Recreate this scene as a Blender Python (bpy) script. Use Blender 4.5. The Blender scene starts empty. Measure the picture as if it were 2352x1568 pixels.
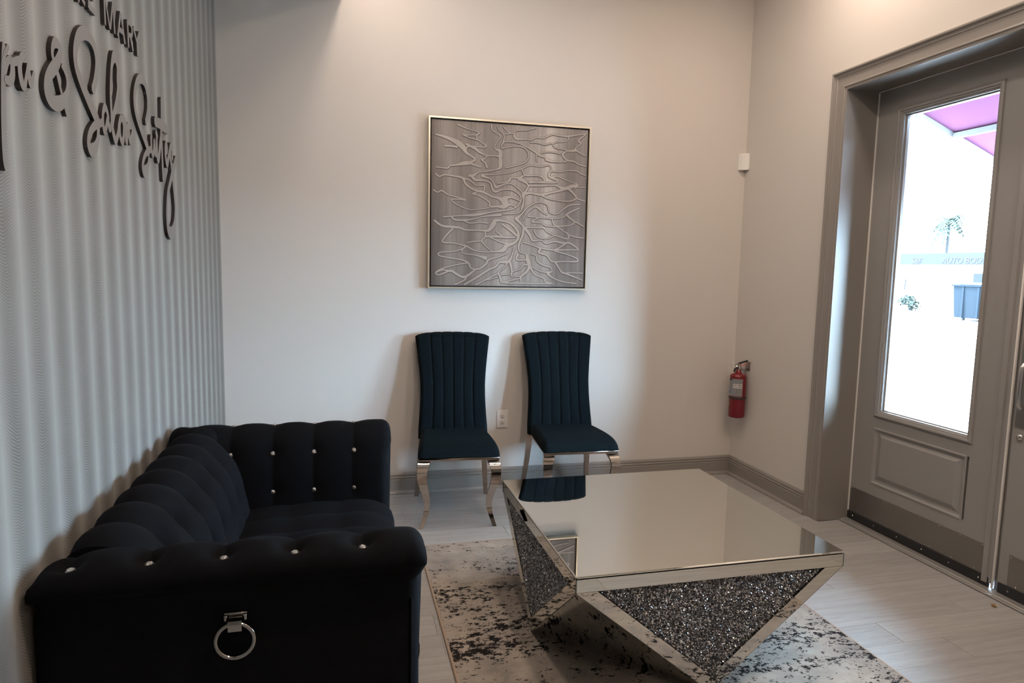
import bpy, bmesh, math, random
from mathutils import Vector, Matrix
random.seed(7)
PI = math.pi
SC = bpy.context.scene
COL = SC.collection

# ------------------------------------------------------------------ camera
def set_camera():
    f, yaw, pitch, roll = 1546.4, 0.2492, 0.1087, 0.0200
    fw = Vector((math.sin(yaw)*math.cos(pitch), math.cos(yaw)*math.cos(pitch), -math.sin(pitch)))
    r = Vector((math.cos(yaw), -math.sin(yaw), 0)); u = r.cross(fw)
    c, s = math.cos(roll), math.sin(roll)
    r, u = c*r+s*u, -s*r+c*u
    cam = bpy.data.cameras.new('camera'); o = bpy.data.objects.new('camera', cam); COL.objects.link(o)
    m = Matrix((r, u, -fw)).transposed().to_4x4(); m.translation = Vector((0.6469, -4.0571, 1.3881))
    o.matrix_world = m
    cam.sensor_width = 36.0; cam.lens = f/2352*36.0; cam.clip_start = 0.02; cam.clip_end = 300
    SC.camera = o
set_camera()

# ------------------------------------------------------------------ view, world, sun, room lamps and an added fill lamp
SC.view_settings.view_transform = 'Standard'
SC.view_settings.look = 'None'
SC.view_settings.gamma = 1.0
SC.view_settings.use_curve_mapping = False
SC.view_settings.exposure = 0.0
SC.cycles.use_denoising = True
SC.cycles.caustics_reflective = False
SC.cycles.caustics_refractive = False
SC.cycles.sample_clamp_indirect = 6.0
SC.cycles.max_bounces = 10

SKY_STRENGTH = 82.0
w = bpy.data.worlds.new('sky'); SC.world = w; w.use_nodes = True
bg = w.node_tree.nodes['Background']; bg.inputs[0].default_value = (0.57, 0.80, 1.05, 1); bg.inputs[1].default_value = SKY_STRENGTH

sun = bpy.data.lights.new('sun', 'SUN'); sun.energy = 40.0; sun.angle = 0.01; sun.color = (1.0, 0.95, 0.88)
so = bpy.data.objects.new('sun', sun); COL.objects.link(so)
so.rotation_euler = Vector((-0.42, 0.35, 0.84)).to_track_quat('Z', 'Y').to_euler()

LAMP_COLOR = (1.0, 0.80, 0.64)
LAMPS = ((0.79, -0.55, 6.0, 0.15), (1.75, -1.15, 7.5, 0.22), (2.85, -1.15, 12, 0.22), (1.0, -2.1, 13, 0.18), (1.75, -3.2, 30, 0.2), (2.85, -3.2, 14, 0.2), (1.70, -5.2, 15, 0.2))  # lamp beside the loveseat is unseen fill, added to lift the mid wall
def downlight_or_fill(x, y, power, size=0.11, z=3.285):
    l = bpy.data.lights.new('downlight_or_fill', 'AREA'); l.shape = 'DISK'; l.size = size; l.energy = power; l.color = LAMP_COLOR
    o = bpy.data.objects.new('downlight_or_fill', l); COL.objects.link(o); o.location = (x, y, z)
for (x, y, e, s) in LAMPS:
    downlight_or_fill(x, y, e, s)

# ------------------------------------------------------------------ materials
def mat(name, color, rough=0.5, metal=0.0, **kw):
    m = bpy.data.materials.new(name); m.use_nodes = True
    b = m.node_tree.nodes['Principled BSDF']
    b.inputs['Base Color'].default_value = (*color, 1); b.inputs['Roughness'].default_value = rough; b.inputs['Metallic'].default_value = metal
    for k, v in kw.items():
        b.inputs[k.replace('_', ' ')].default_value = v
    return m
class NT:
    def __init__(s, m):
        s.t = m.node_tree; s.n = s.t.nodes; s.l = s.t.links; s.b = s.n['Principled BSDF']
    def new(s, typ, **kw):
        n = s.n.new(typ)
        for k, v in kw.items(): setattr(n, k, v)
        return n
    def link(s, a, b): s.l.new(a, b)
    def math(s, op, a, b=None, clamp=False):
        n = s.n.new('ShaderNodeMath'); n.operation = op; n.use_clamp = clamp
        for i, v in enumerate((a, b)):
            if v is None: continue
            if isinstance(v, (int, float)): n.inputs[i].default_value = v
            else: s.l.new(v, n.inputs[i])
        return n.outputs[0]
    def coords(s, scale=(1, 1, 1)):
        tc = s.n.new('ShaderNodeTexCoord'); mp = s.n.new('ShaderNodeMapping'); mp.inputs['Scale'].default_value = scale
        s.l.new(tc.outputs['Object'], mp.inputs['Vector']); return mp.outputs[0]
    def noise(s, vec, scale, detail=3, rough=0.5):
        n = s.n.new('ShaderNodeTexNoise'); n.inputs['Scale'].default_value = scale; n.inputs['Detail'].default_value = detail; n.inputs['Roughness'].default_value = rough
        s.l.new(vec, n.inputs['Vector']); return n.outputs['Fac']
    def ramp(s, fac, stops):
        n = s.n.new('ShaderNodeValToRGB'); e = n.color_ramp.elements
        while len(e) < len(stops): e.new(0.5)
        for i, (p, c) in enumerate(stops): e[i].position = p; e[i].color = (*c, 1)
        s.l.new(fac, n.inputs[0]); return n.outputs[0]
    def mix(s, fac, a, b):
        n = s.n.new('ShaderNodeMix'); n.data_type = 'RGBA'
        if isinstance(fac, (int, float)): n.inputs[0].default_value = fac
        else: s.l.new(fac, n.inputs[0])
        for i, v in ((6, a), (7, b)):
            if isinstance(v, tuple): n.inputs[i].default_value = (*v, 1)
            else: s.l.new(v, n.inputs[i])
        return n.outputs[2]
    def bump(s, h, strength=0.3, dist=0.002):
        n = s.n.new('ShaderNodeBump'); n.inputs['Strength'].default_value = strength; n.inputs['Distance'].default_value = dist
        s.l.new(h, n.inputs['Height']); s.l.new(n.outputs[0], s.b.inputs['Normal'])
    def color(s, c): s.l.new(c, s.b.inputs['Base Color'])

M = {}
def make_materials():
    m = M['wall'] = mat('wall_paint', (0.66, 0.625, 0.59), 0.6); t = NT(m)
    t.bump(t.noise(t.coords(), 260, 2), 0.08, 0.001)
    M['ceiling'] = mat('ceiling_paint', (0.75, 0.73, 0.70), 0.8)
    m = M['trim'] = mat('taupe_trim_paint', (0.265, 0.245, 0.228), 0.32)
    m = M['door'] = mat('taupe_door_paint', (0.285, 0.276, 0.268), 0.36)
    # wallpaper: vertical columns of scalloped combed lines
    m = M['wallpaper'] = mat('combed_wallpaper', (0.5, 0.5, 0.5), 0.55); t = NT(m)
    tc = t.new('ShaderNodeTexCoord'); sp = t.new('ShaderNodeSeparateXYZ'); t.link(tc.outputs['Object'], sp.inputs[0])
    y, z = sp.outputs[1], sp.outputs[2]
    u = t.math('FRACT', t.math('DIVIDE', t.math('ADD', y, 2.053+12.8), 0.128))
    uc = t.math('MULTIPLY', t.math('SUBTRACT', u, 0.5), 2.0)              # -1..1 across a column
    u2 = t.math('MULTIPLY', uc, uc)
    wob = t.math('MULTIPLY', t.noise(t.coords((1, 7, 1.4)), 2.2, 1), 0.05)
    ph = t.math('SUBTRACT', t.math('ADD', z, wob), t.math('MULTIPLY', t.math('POWER', t.math('ABSOLUTE', uc), 1.55), 0.052))
    line = t.math('ADD', t.math('MULTIPLY', t.math('SINE', t.math('MULTIPLY', ph, 2*PI/0.0068)), 0.5), 0.5)
    fine = t.noise(t.coords((1, 1, 1)), 420, 2, 0.7)
    dots = t.math('GREATER_THAN', fine, 0.56)
    edge = t.math('POWER', t.math('ABSOLUTE', uc), 2.0)
    core = t.math('SUBTRACT', 1.0, edge, True)
    patch = t.noise(t.coords((1, 3, 2.2)), 2.0, 2)
    pm = t.math('ADD', t.math('MULTIPLY', patch, 0.8), 0.32)
    brk = t.math('ADD', t.math('MULTIPLY', t.noise(t.coords(), 260, 2, 0.6), 1.1), 0.45)
    dark = t.math('MULTIPLY', t.math('MULTIPLY', t.math('MULTIPLY', t.math('ADD', t.math('MULTIPLY', line, 0.8), t.math('MULTIPLY', dots, 0.2)), brk), core), pm, True)
    speck = t.math('MULTIPLY', t.math('MULTIPLY', dots, t.math('SUBTRACT', 1.0, core)), 0.16)
    fac = t.math('ADD', t.math('ADD', t.math('MULTIPLY', dark, 0.62), speck), t.math('MULTIPLY', t.math('POWER', core, 1.3), 0.46), True)
    t.color(t.mix(fac, (0.300, 0.292, 0.275), (0.082, 0.074, 0.066)))
    t.bump(t.math('MULTIPLY', line, core), 0.25, 0.001)
    # floor planks
    m = M['plank'] = mat('pale_grey_plank', (0.4, 0.4, 0.4), 0.52, 0.0, Specular_IOR_Level=0.13); t = NT(m)
    oi = t.new('ShaderNodeObjectInfo')
    c = t.coords((0.9, 14, 1)); ad = t.new('ShaderNodeVectorMath'); ad.operation = 'ADD'; t.link(c, ad.inputs[0])
    cm = t.new('ShaderNodeCombineXYZ'); t.link(t.math('MULTIPLY', oi.outputs['Random'], 40.0), cm.inputs[0]); t.link(cm.outputs[0], ad.inputs[1])
    g = t.noise(ad.outputs[0], 3.2, 5, 0.6); g2 = t.noise(ad.outputs[0], 14, 4, 0.7)
    gg = t.math('ADD', t.math('MULTIPLY', g, 0.6), t.math('MULTIPLY', g2, 0.4))
    base = t.ramp(gg, [(0.30, (0.27, 0.26, 0.25)), (0.55, (0.345, 0.335, 0.325)), (0.75, (0.39, 0.382, 0.372))])
    tone = t.math('ADD', t.math('MULTIPLY', oi.outputs['Random'], 0.16), 0.92)
    hs = t.new('ShaderNodeHueSaturation'); t.link(base, hs.inputs['Color']); t.link(tone, hs.inputs['Value']); t.color(hs.outputs[0])
    t.bump(gg, 0.08, 0.001)
    M['subfloor'] = mat('dark_joint', (0.08, 0.075, 0.07), 0.9)
    # rug
    m = M['rug'] = mat('distressed_rug', (0.4, 0.35, 0.3), 0.95); t = NT(m); m.node_tree.nodes['Principled BSDF'].inputs['Specular IOR Level'].default_value = 0.06
    c = t.coords()
    big = t.noise(c, 2.6, 3, 0.6); med = t.noise(t.coords((1, 1.5, 1)), 9, 4, 0.65); fib = t.noise(t.coords((1.0, 2.2, 1)), 150, 2, 0.7)
    cmx = t.math('ADD', t.math('MULTIPLY', big, 0.55), t.math('MULTIPLY', med, 0.45))
    base = t.ramp(cmx, [(0.34, (0.18, 0.166, 0.155)), (0.46, (0.29, 0.255, 0.225)), (0.57, (0.385, 0.33, 0.28)), (0.70, (0.45, 0.405, 0.36))])
    base = t.mix(t.math('MULTIPLY', fib, 0.35), base, (0.25, 0.22, 0.20))
    sp1 = t.math('ADD', t.math('MULTIPLY', t.noise(t.coords((0.66, 1.10, 1)), 46, 7, 0.72), 0.78), t.math('MULTIPLY', t.noise(t.coords((0.8, 1.1, 1)), 190, 2, 0.6), 0.22)); band = t.noise(t.coords((0.35, 1.5, 1)), 3.4, 2, 0.5); zone = t.noise(c, 1.7, 1)
    thr = t.math('SUBTRACT', 0.86, t.math('ADD', t.math('MULTIPLY', band, 0.36), t.math('MULTIPLY', zone, 0.26)))
    mask = t.math('MULTIPLY', t.math('SUBTRACT', sp1, thr), 48.0, True)
    t.color(t.mix(mask, base, (0.018, 0.016, 0.017)))
    t.bump(t.math('SUBTRACT', t.math('MULTIPLY', fib, 0.5), t.math('MULTIPLY', mask, 0.6)), 0.5, 0.002)
    M['rug_edge'] = mat('rug_binding', (0.33, 0.255, 0.20), 0.95)
    # velvets
    def velvet(name, col, sheen, tint, nscale=34):
        m = M[name] = mat(name, col, 0.85, 0.0, Sheen_Weight=sheen, Sheen_Roughness=0.35, Sheen_Tint=(*tint, 1), Specular_IOR_Level=0.06)
        t = NT(m); n = t.noise(t.coords((1, 1, 1)), nscale, 3, 0.6)
        t.color(t.mix(n, tuple(x*0.7 for x in col), tuple(x*1.3 for x in col)))
    velvet('black_velvet', (0.0044, 0.0048, 0.0060), 0.008, (0.62, 0.78, 1.0))
    velvet('teal_velvet', (0.0036, 0.0072, 0.0095), 0.005, (0.40, 0.80, 1.0))
    M['chrome'] = mat('polished_chrome', (0.60, 0.57, 0.545), 0.06, 1.0)
    M['chrome_frame'] = mat('satin_chrome', (0.55, 0.50, 0.46), 0.16, 1.0)
    M['nickel'] = mat('dark_nickel', (0.36, 0.355, 0.35), 0.12, 1.0)
    M['crystal'] = mat('crystal_button', (0.86, 0.88, 0.9), 0.04, 0.9)
    M['mirror'] = mat('silvered_mirror', (0.78, 0.80, 0.77), 0.015, 1.0)
    M['mirror_edge'] = mat('bevelled_glass_edge', (0.20, 0.25, 0.23), 0.12, 0.8)
    M['dark_back'] = mat('dark_backing', (0.012, 0.012, 0.013), 0.7)
    m = M['gems'] = mat('crushed_crystal', (0.3, 0.3, 0.3), 0.2, 0.6); t = NT(m)
    g = t.new('ShaderNodeNewGeometry')
    t.color(t.ramp(g.outputs['Random Per Island'], [(0.0, (0.075, 0.08, 0.095)), (0.45, (0.22, 0.23, 0.255)), (0.8, (0.46, 0.47, 0.49)), (0.93, (0.9, 0.92, 0.96)), (1.0, (0.95, 0.87, 0.75))]))
    # artwork
    m = M['canvas'] = mat('brushed_canvas', (0.3, 0.27, 0.25), 0.75, 0.0, Specular_IOR_Level=0.25); t = NT(m)
    st = t.noise(t.coords((1, 1, 0.035)), 55, 3, 0.7); st2 = t.noise(t.coords((1, 1, 0.12)), 6.5, 2, 0.5); fine = t.noise(t.coords((1, 1, 0.02)), 300, 2, 0.6)
    tc = t.new('ShaderNodeTexCoord'); sp = t.new('ShaderNodeSeparateXYZ'); t.link(tc.outputs['Object'], sp.inputs[0])
    ax = t.math('POWER', t.math('ABSOLUTE', t.math('MULTIPLY', sp.outputs[0], 2.0)), 3.0)
    f = t.math('SUBTRACT', t.math('ADD', t.math('ADD', t.math('MULTIPLY', st2, 0.75), t.math('MULTIPLY', st, 0.25)), t.math('MULTIPLY', fine, 0.08)), t.math('MULTIPLY', ax, 0.22))
    t.color(t.ramp(f, [(0.22, (0.095, 0.080, 0.073)), (0.42, (0.20, 0.17, 0.152)), (0.56, (0.30, 0.262, 0.236)), (0.70, (0.46, 0.415, 0.38))]))
    t.bump(st, 0.15, 0.002)
    m = M['relief'] = mat('raised_paint', (0.44, 0.385, 0.34), 0.45, 0.0, Specular_IOR_Level=0.4); t = NT(m)
    st2 = t.noise(t.coords((1, 1, 0.12)), 6.5, 2, 0.5)
    t.color(t.ramp(st2, [(0.3, (0.31, 0.265, 0.235)), (0.7, (0.46, 0.41, 0.365))]))
    M['line_shade'] = mat('painted_line_shade', (0.15, 0.128, 0.117), 0.75, 0.0, Specular_IOR_Level=0.2)
    M['champagne'] = mat('champagne_frame', (0.80, 0.74, 0.62), 0.28, 0.75)
    M['black_gap'] = mat('black_gap', (0.02, 0.018, 0.02), 0.6)
    # sign
    m = M['sign_face'] = mat('brushed_sign_face', (0.185, 0.171, 0.162), 0.5, 0.2)
    M['sign_side'] = mat('black_acrylic_side', (0.018, 0.015, 0.015), 0.45)
    M['white_plastic'] = mat('white_plastic', (0.80, 0.79, 0.78), 0.35)
    M['slot'] = mat('dark_slot', (0.03, 0.03, 0.03), 0.6)
    M['red_paint'] = mat('red_enamel', (0.15, 0.007, 0.012), 0.28)
    M['black_rubber'] = mat('black_rubber', (0.018, 0.018, 0.019), 0.55)
    M['steel'] = mat('satin_steel', (0.30, 0.285, 0.27), 0.38, 0.9)
    M['bright_steel'] = mat('bright_steel', (0.72, 0.71, 0.70), 0.2, 1.0)
    M['threshold'] = mat('aluminium_threshold', (0.33, 0.32, 0.305), 0.42, 0.55)
    M['weatherstrip'] = mat('white_weatherstrip', (0.78, 0.76, 0.74), 0.5)
    m = M['ext_label'] = mat('printed_label', (0.3, 0.3, 0.3), 0.4); t = NT(m)
    tc = t.new('ShaderNodeTexCoord'); sp = t.new('ShaderNodeSeparateXYZ'); t.link(tc.outputs['Object'], sp.inputs[0])
    ln = t.math('SINE', t.math('MULTIPLY', sp.outputs[2], 2*PI/0.0075)); nz = t.noise(t.coords(), 240, 2)
    f = t.math('MULTIPLY', t.math('GREATER_THAN', ln, 0.0), t.math('GREATER_THAN', nz, 0.46))
    t.color(t.mix(f, (0.30, 0.30, 0.31), (0.10, 0.10, 0.115)))
    m = M['sticker'] = mat('inspection_sticker', (0.6, 0.6, 0.6), 0.4); t = NT(m)
    nz = t.noise(t.coords((1, 1, 0.15)), 330, 1)
    tc = t.new('ShaderNodeTexCoord'); sp = t.new('ShaderNodeSeparateXYZ'); t.link(tc.outputs['Object'], sp.inputs[0])
    ln = t.math('GREATER_THAN', t.math('SINE', t.math('MULTIPLY', sp.outputs[2], 2*PI/0.011)), 0.1)
    t.color(t.mix(t.math('MULTIPLY', ln, t.math('GREATER_THAN', nz, 0.47)), (0.62, 0.58, 0.55), (0.12, 0.10, 0.12)))
    M['yellow'] = mat('yellow_tag', (0.55, 0.48, 0.05), 0.5)
    M['blue'] = mat('blue_mark', (0.05, 0.16, 0.36), 0.5)
    M['red_plastic'] = mat('red_plastic', (0.60, 0.05, 0.03), 0.4)
    # pane: thin clear glass that lets daylight through
    m = M['glass'] = bpy.data.materials.new('clear_pane'); m.use_nodes = True; nt = m.node_tree; nt.nodes.clear()
    o = nt.nodes.new('ShaderNodeOutputMaterial'); mx = nt.nodes.new('ShaderNodeMixShader'); tr = nt.nodes.new('ShaderNodeBsdfTransparent'); gl = nt.nodes.new('ShaderNodeBsdfGlossy')
    gl.inputs['Roughness'].default_value = 0.0; tr.inputs[0].default_value = (0.95, 0.97, 0.96, 1); fr = nt.nodes.new('ShaderNodeFresnel'); fr.inputs[0].default_value = 1.2
    nt.links.new(fr.outputs[0], mx.inputs[0]); nt.links.new(tr.outputs[0], mx.inputs[1]); nt.links.new(gl.outputs[0], mx.inputs[2]); nt.links.new(mx.outputs[0], o.inputs[0])
    # outdoors
    m = M['asphalt'] = mat('sunlit_pavement', (0.42, 0.42, 0.42), 0.9); t = NT(m)
    t.color(t.ramp(t.noise(t.coords((1, 0.35, 1)), 0.8, 4, 0.6), [(0.36, (0.15, 0.165, 0.19)), (0.46, (0.36, 0.36, 0.37)), (0.6, (0.46, 0.45, 0.44))]))
    M['stucco'] = mat('white_stucco', (0.72, 0.70, 0.67), 0.9)
    M['fascia'] = mat('grey_fascia', (0.0215, 0.0215, 0.0235), 0.9, 0.0, Specular_IOR_Level=0.0)
    M['lettering'] = mat('pale_lettering', (0.030, 0.032, 0.035), 0.9, 0.0, Specular_IOR_Level=0.0)
    M['dark_glass'] = mat('tinted_window', (0.0165, 0.0180, 0.0205), 0.9, 0.0, Specular_IOR_Level=0.0)
    M['dumpster'] = mat('slate_blue_steel', (0.0105, 0.0135, 0.0170), 0.9, 0.0, Specular_IOR_Level=0.0)
    M['leaf'] = mat('foliage', (0.021, 0.026, 0.022), 0.9, 0.0, Specular_IOR_Level=0.0)
    M['bark'] = mat('bark', (0.020, 0.020, 0.020), 0.9, 0.0, Specular_IOR_Level=0.0)
    M['white_metal'] = mat('white_enamel', (0.26, 0.26, 0.265), 0.9, 0.0, Specular_IOR_Level=0.0)
    m = M['awning'] = mat('magenta_canvas', (0.140, 0.058, 0.108), 0.9, 0.0, Specular_IOR_Level=0.0); nt = m.node_tree
    b = nt.nodes['Principled BSDF']; tl = nt.nodes.new('ShaderNodeBsdfTranslucent'); tl.inputs[0].default_value = (0.095, 0.045, 0.074, 1)
    mx = nt.nodes.new('ShaderNodeMixShader'); mx.inputs[0].default_value = 0.35; out = nt.nodes['Material Output']
    nt.links.new(b.outputs[0], mx.inputs[1]); nt.links.new(tl.outputs[0], mx.inputs[2]); nt.links.new(mx.outputs[0], out.inputs[0])
    M['purple'] = mat('purple_plate', (0.036, 0.014, 0.038), 0.9, 0.0, Specular_IOR_Level=0.0)
    M['leaf_tan'] = mat('dry_leaf', (0.24, 0.13, 0.05), 0.8)
make_materials()

# ------------------------------------------------------------------ mesh helpers
class MB:
    """collects vertices and faces (world or local coordinates) for ONE object"""
    def __init__(s): s.v = []; s.f = []; s.sm = []; s.mi = []
    def add(s, vs, fs, smooth=False, mi=0):
        o = len(s.v); s.v += [tuple(p) for p in vs]
        for f in fs: s.f.append([i+o for i in f]); s.sm.append(smooth); s.mi.append(mi)
    def box(s, x0, x1, y0, y1, z0, z1, mi=0):
        s.add([(x0,y0,z0),(x1,y0,z0),(x1,y1,z0),(x0,y1,z0),(x0,y0,z1),(x1,y0,z1),(x1,y1,z1),(x0,y1,z1)],
              [(0,3,2,1),(4,5,6,7),(0,1,5,4),(1,2,6,5),(2,3,7,6),(3,0,4,7)], False, mi)
    def bbox(s, x0, x1, y0, y1, z0, z1, b=0.003, seg=2, smooth=True):
        bm = bmesh.new(); bmesh.ops.create_cube(bm, size=1)
        for v in bm.verts: v.co = Vector(((x0+x1)/2+v.co.x*(x1-x0), (y0+y1)/2+v.co.y*(y1-y0), (z0+z1)/2+v.co.z*(z1-z0)))
        bmesh.ops.bevel(bm, geom=bm.edges[:], offset=b, segments=seg, affect='EDGES', profile=0.5)
        bm.verts.index_update(); s.add([v.co[:] for v in bm.verts], [[v.index for v in f.verts] for f in bm.faces], smooth); bm.free()
    def loft(s, rings, closed=True, cap0=True, cap1=True, smooth=True, mi=0):
        n = len(rings[0]); vs = [p for r in rings for p in r]; fs = []
        for i in range(len(rings)-1):
            for j in range(n if closed else n-1):
                k = (j+1) % n; fs.append((i*n+j, i*n+k, (i+1)*n+k, (i+1)*n+j))
        s.add(vs, fs, smooth, mi)
        if closed and cap0: s.add(rings[0], [tuple(range(n))[::-1]], False, mi)
        if closed and cap1: s.add(rings[-1], [tuple(range(n))], False, mi)
    def tube(s, pts, r, n=10, smooth=True, caps=True, closed_path=False):
        pts = [Vector(p) for p in pts]; rr = r if isinstance(r, (list, tuple)) else [r]*len(pts); rings = []
        a = None
        for i, p in enumerate(pts):
            if closed_path: d = pts[(i+1) % len(pts)]-pts[i-1]
            else: d = pts[min(i+1, len(pts)-1)]-pts[max(i-1, 0)]
            d.normalize()
            a = d.orthogonal() if a is None else a-d*a.dot(d)      # parallel transport
            a.normalize(); c = d.cross(a)
            rings.append([p+rr[i]*(math.cos(2*PI*k/n)*a+math.sin(2*PI*k/n)*c) for k in range(n)])
        if closed_path: rings.append(rings[0]); caps = False
        s.loft(rings, True, caps, caps, smooth)
    def lathe(s, prof, c, axis=(0, 0, 1), n=24, smooth=True, mi=0):
        ax = Vector(axis).normalized(); a = ax.orthogonal().normalized(); b = ax.cross(a); c = Vector(c)
        s.loft([[c+ax*h+max(r, 1e-5)*(math.cos(2*PI*k/n)*a+math.sin(2*PI*k/n)*b) for k in range(n)] for r, h in prof], True, True, True, smooth, mi)
    def prism(s, poly, axis, a0, a1, mi=0, smooth=False):
        """poly: 2-D outline in the other two axes (in x,y,z order)"""
        def P(p, a):
            q = list(p); q.insert(axis, a); return tuple(q)
        s.loft([[P(p, a0) for p in poly], [P(p, a1) for p in poly]], True, True, True, smooth, mi)
    def build(s, name, m, parent=None, off=None, sharp=None):
        me = bpy.data.meshes.new(name)
        if off is None: off = OFF.get(parent.name, Vector((0, 0, 0))) if parent else Vector((0, 0, 0))
        me.from_pydata([tuple(Vector(p)-off) for p in s.v], [], s.f)
        me.polygons.foreach_set('use_smooth', s.sm)
        for mm in (m if isinstance(m, (list, tuple)) else [m]): me.materials.append(mm)
        me.polygons.foreach_set('material_index', s.mi)
        bm = bmesh.new(); bm.from_mesh(me); bmesh.ops.recalc_face_normals(bm, faces=bm.faces); bm.to_mesh(me); bm.free()
        if sharp: me.set_sharp_from_angle(angle=math.radians(sharp))
        me.update()
        o = bpy.data.objects.new(name, me); COL.objects.link(o)
        if parent: o.parent = parent; OFF[o.name] = off
        return o
OFF = {}
def thing(name, label, cat, loc, group=None, rz=0.0, local=False):
    o = bpy.data.objects.new(name, None); COL.objects.link(o); o.location = loc; o.rotation_euler = (0, 0, rz); o.empty_display_size = 0.05
    o['label'] = label; o['category'] = cat
    if group: o['group'] = group
    OFF[o.name] = Vector((0, 0, 0)) if local else Vector(loc)
    return o
def tag(o, label, cat, group=None):
    o['label'] = label; o['category'] = cat
    if group: o['group'] = group
    return o
def struct(o): o['kind'] = 'structure'; return o
def part(name, m, parent, fn, sharp=None):
    mb = MB(); fn(mb); return mb.build(name, m, parent, None, sharp)
def catmull(pts, sub=6):
    if len(pts) < 3: return [tuple(p) for p in pts]
    out = []; n = len(pts)
    for i in range(n-1):
        p0, p1, p2, p3 = pts[max(i-1, 0)], pts[i], pts[i+1], pts[min(i+2, n-1)]
        for k in range(sub):
            t = k/sub
            out.append(tuple(0.5*((2*b)+(-a+c)*t+(2*a-5*b+4*c-d)*t*t+(-a+3*b-3*c+d)*t**3) for a, b, c, d in zip(p0, p1, p2, p3)))
    out.append(tuple(pts[-1])); return out
def ribbon(mb, pts, mapf, front, back, round_end=True, mi_face=0, mi_side=0, slope=0.0):
    """a flat stroke: pts (a, b, width); mapf(a, b, depth) -> xyz"""
    L, R = [], []; n = len(pts)
    for i, (a, b, wd) in enumerate(pts):
        a0, b0, _ = pts[max(i-1, 0)]; a1, b1, _ = pts[min(i+1, n-1)]
        dx, dy = a1-a0, b1-b0; l = math.hypot(dx, dy) or 1e-6; nx, ny = -dy/l, dx/l
        L.append((a+nx*wd/2, b+ny*wd/2)); R.append((a-nx*wd/2, b-ny*wd/2))
    if round_end:
        def end(p, q, w0):
            dx, dy = p[0]-q[0], p[1]-q[1]; l = math.hypot(dx, dy) or 1e-6; return (p[0]+dx/l*w0*0.3, p[1]+dy/l*w0*0.3)
        e0 = end(pts[0], pts[1], pts[0][2]); e1 = end(pts[-1], pts[-2], pts[-1][2])
        s0 = 0.45; L = [(e0[0]+(L[0][0]-pts[0][0])*s0, e0[1]+(L[0][1]-pts[0][1])*s0)]+L+[(e1[0]+(L[-1][0]-pts[-1][0])*s0, e1[1]+(L[-1][1]-pts[-1][1])*s0)]
        R = [(e0[0]+(R[0][0]-pts[0][0])*s0, e0[1]+(R[0][1]-pts[0][1])*s0)]+R+[(e1[0]+(R[-1][0]-pts[-1][0])*s0, e1[1]+(R[-1][1]-pts[-1][1])*s0)]
    n = len(L); fd = [front+slope*i/n for i in range(n)]
    vs = [mapf(*p, d) for p, d in zip(L, fd)]+[mapf(*p, d) for p, d in zip(R, fd)]+[mapf(*p, back) for p in L]+[mapf(*p, back) for p in R]
    face = [(i, i+1, n+i+1, n+i) for i in range(n-1)]
    side = [(2*n+i, 2*n+i+1, i+1, i) for i in range(n-1)]+[(n+i, n+i+1, 3*n+i+1, 3*n+i) for i in range(n-1)]+[(0, n, 3*n, 2*n), (n-1, 3*n-1, 4*n-1, 2*n-1)]
    o = len(mb.v); mb.v += [tuple(v) for v in vs]
    for f in face: mb.f.append([i+o for i in f]); mb.sm.append(False); mb.mi.append(mi_face)
    for f in side: mb.f.append([i+o for i in f]); mb.sm.append(False); mb.mi.append(mi_side)

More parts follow.
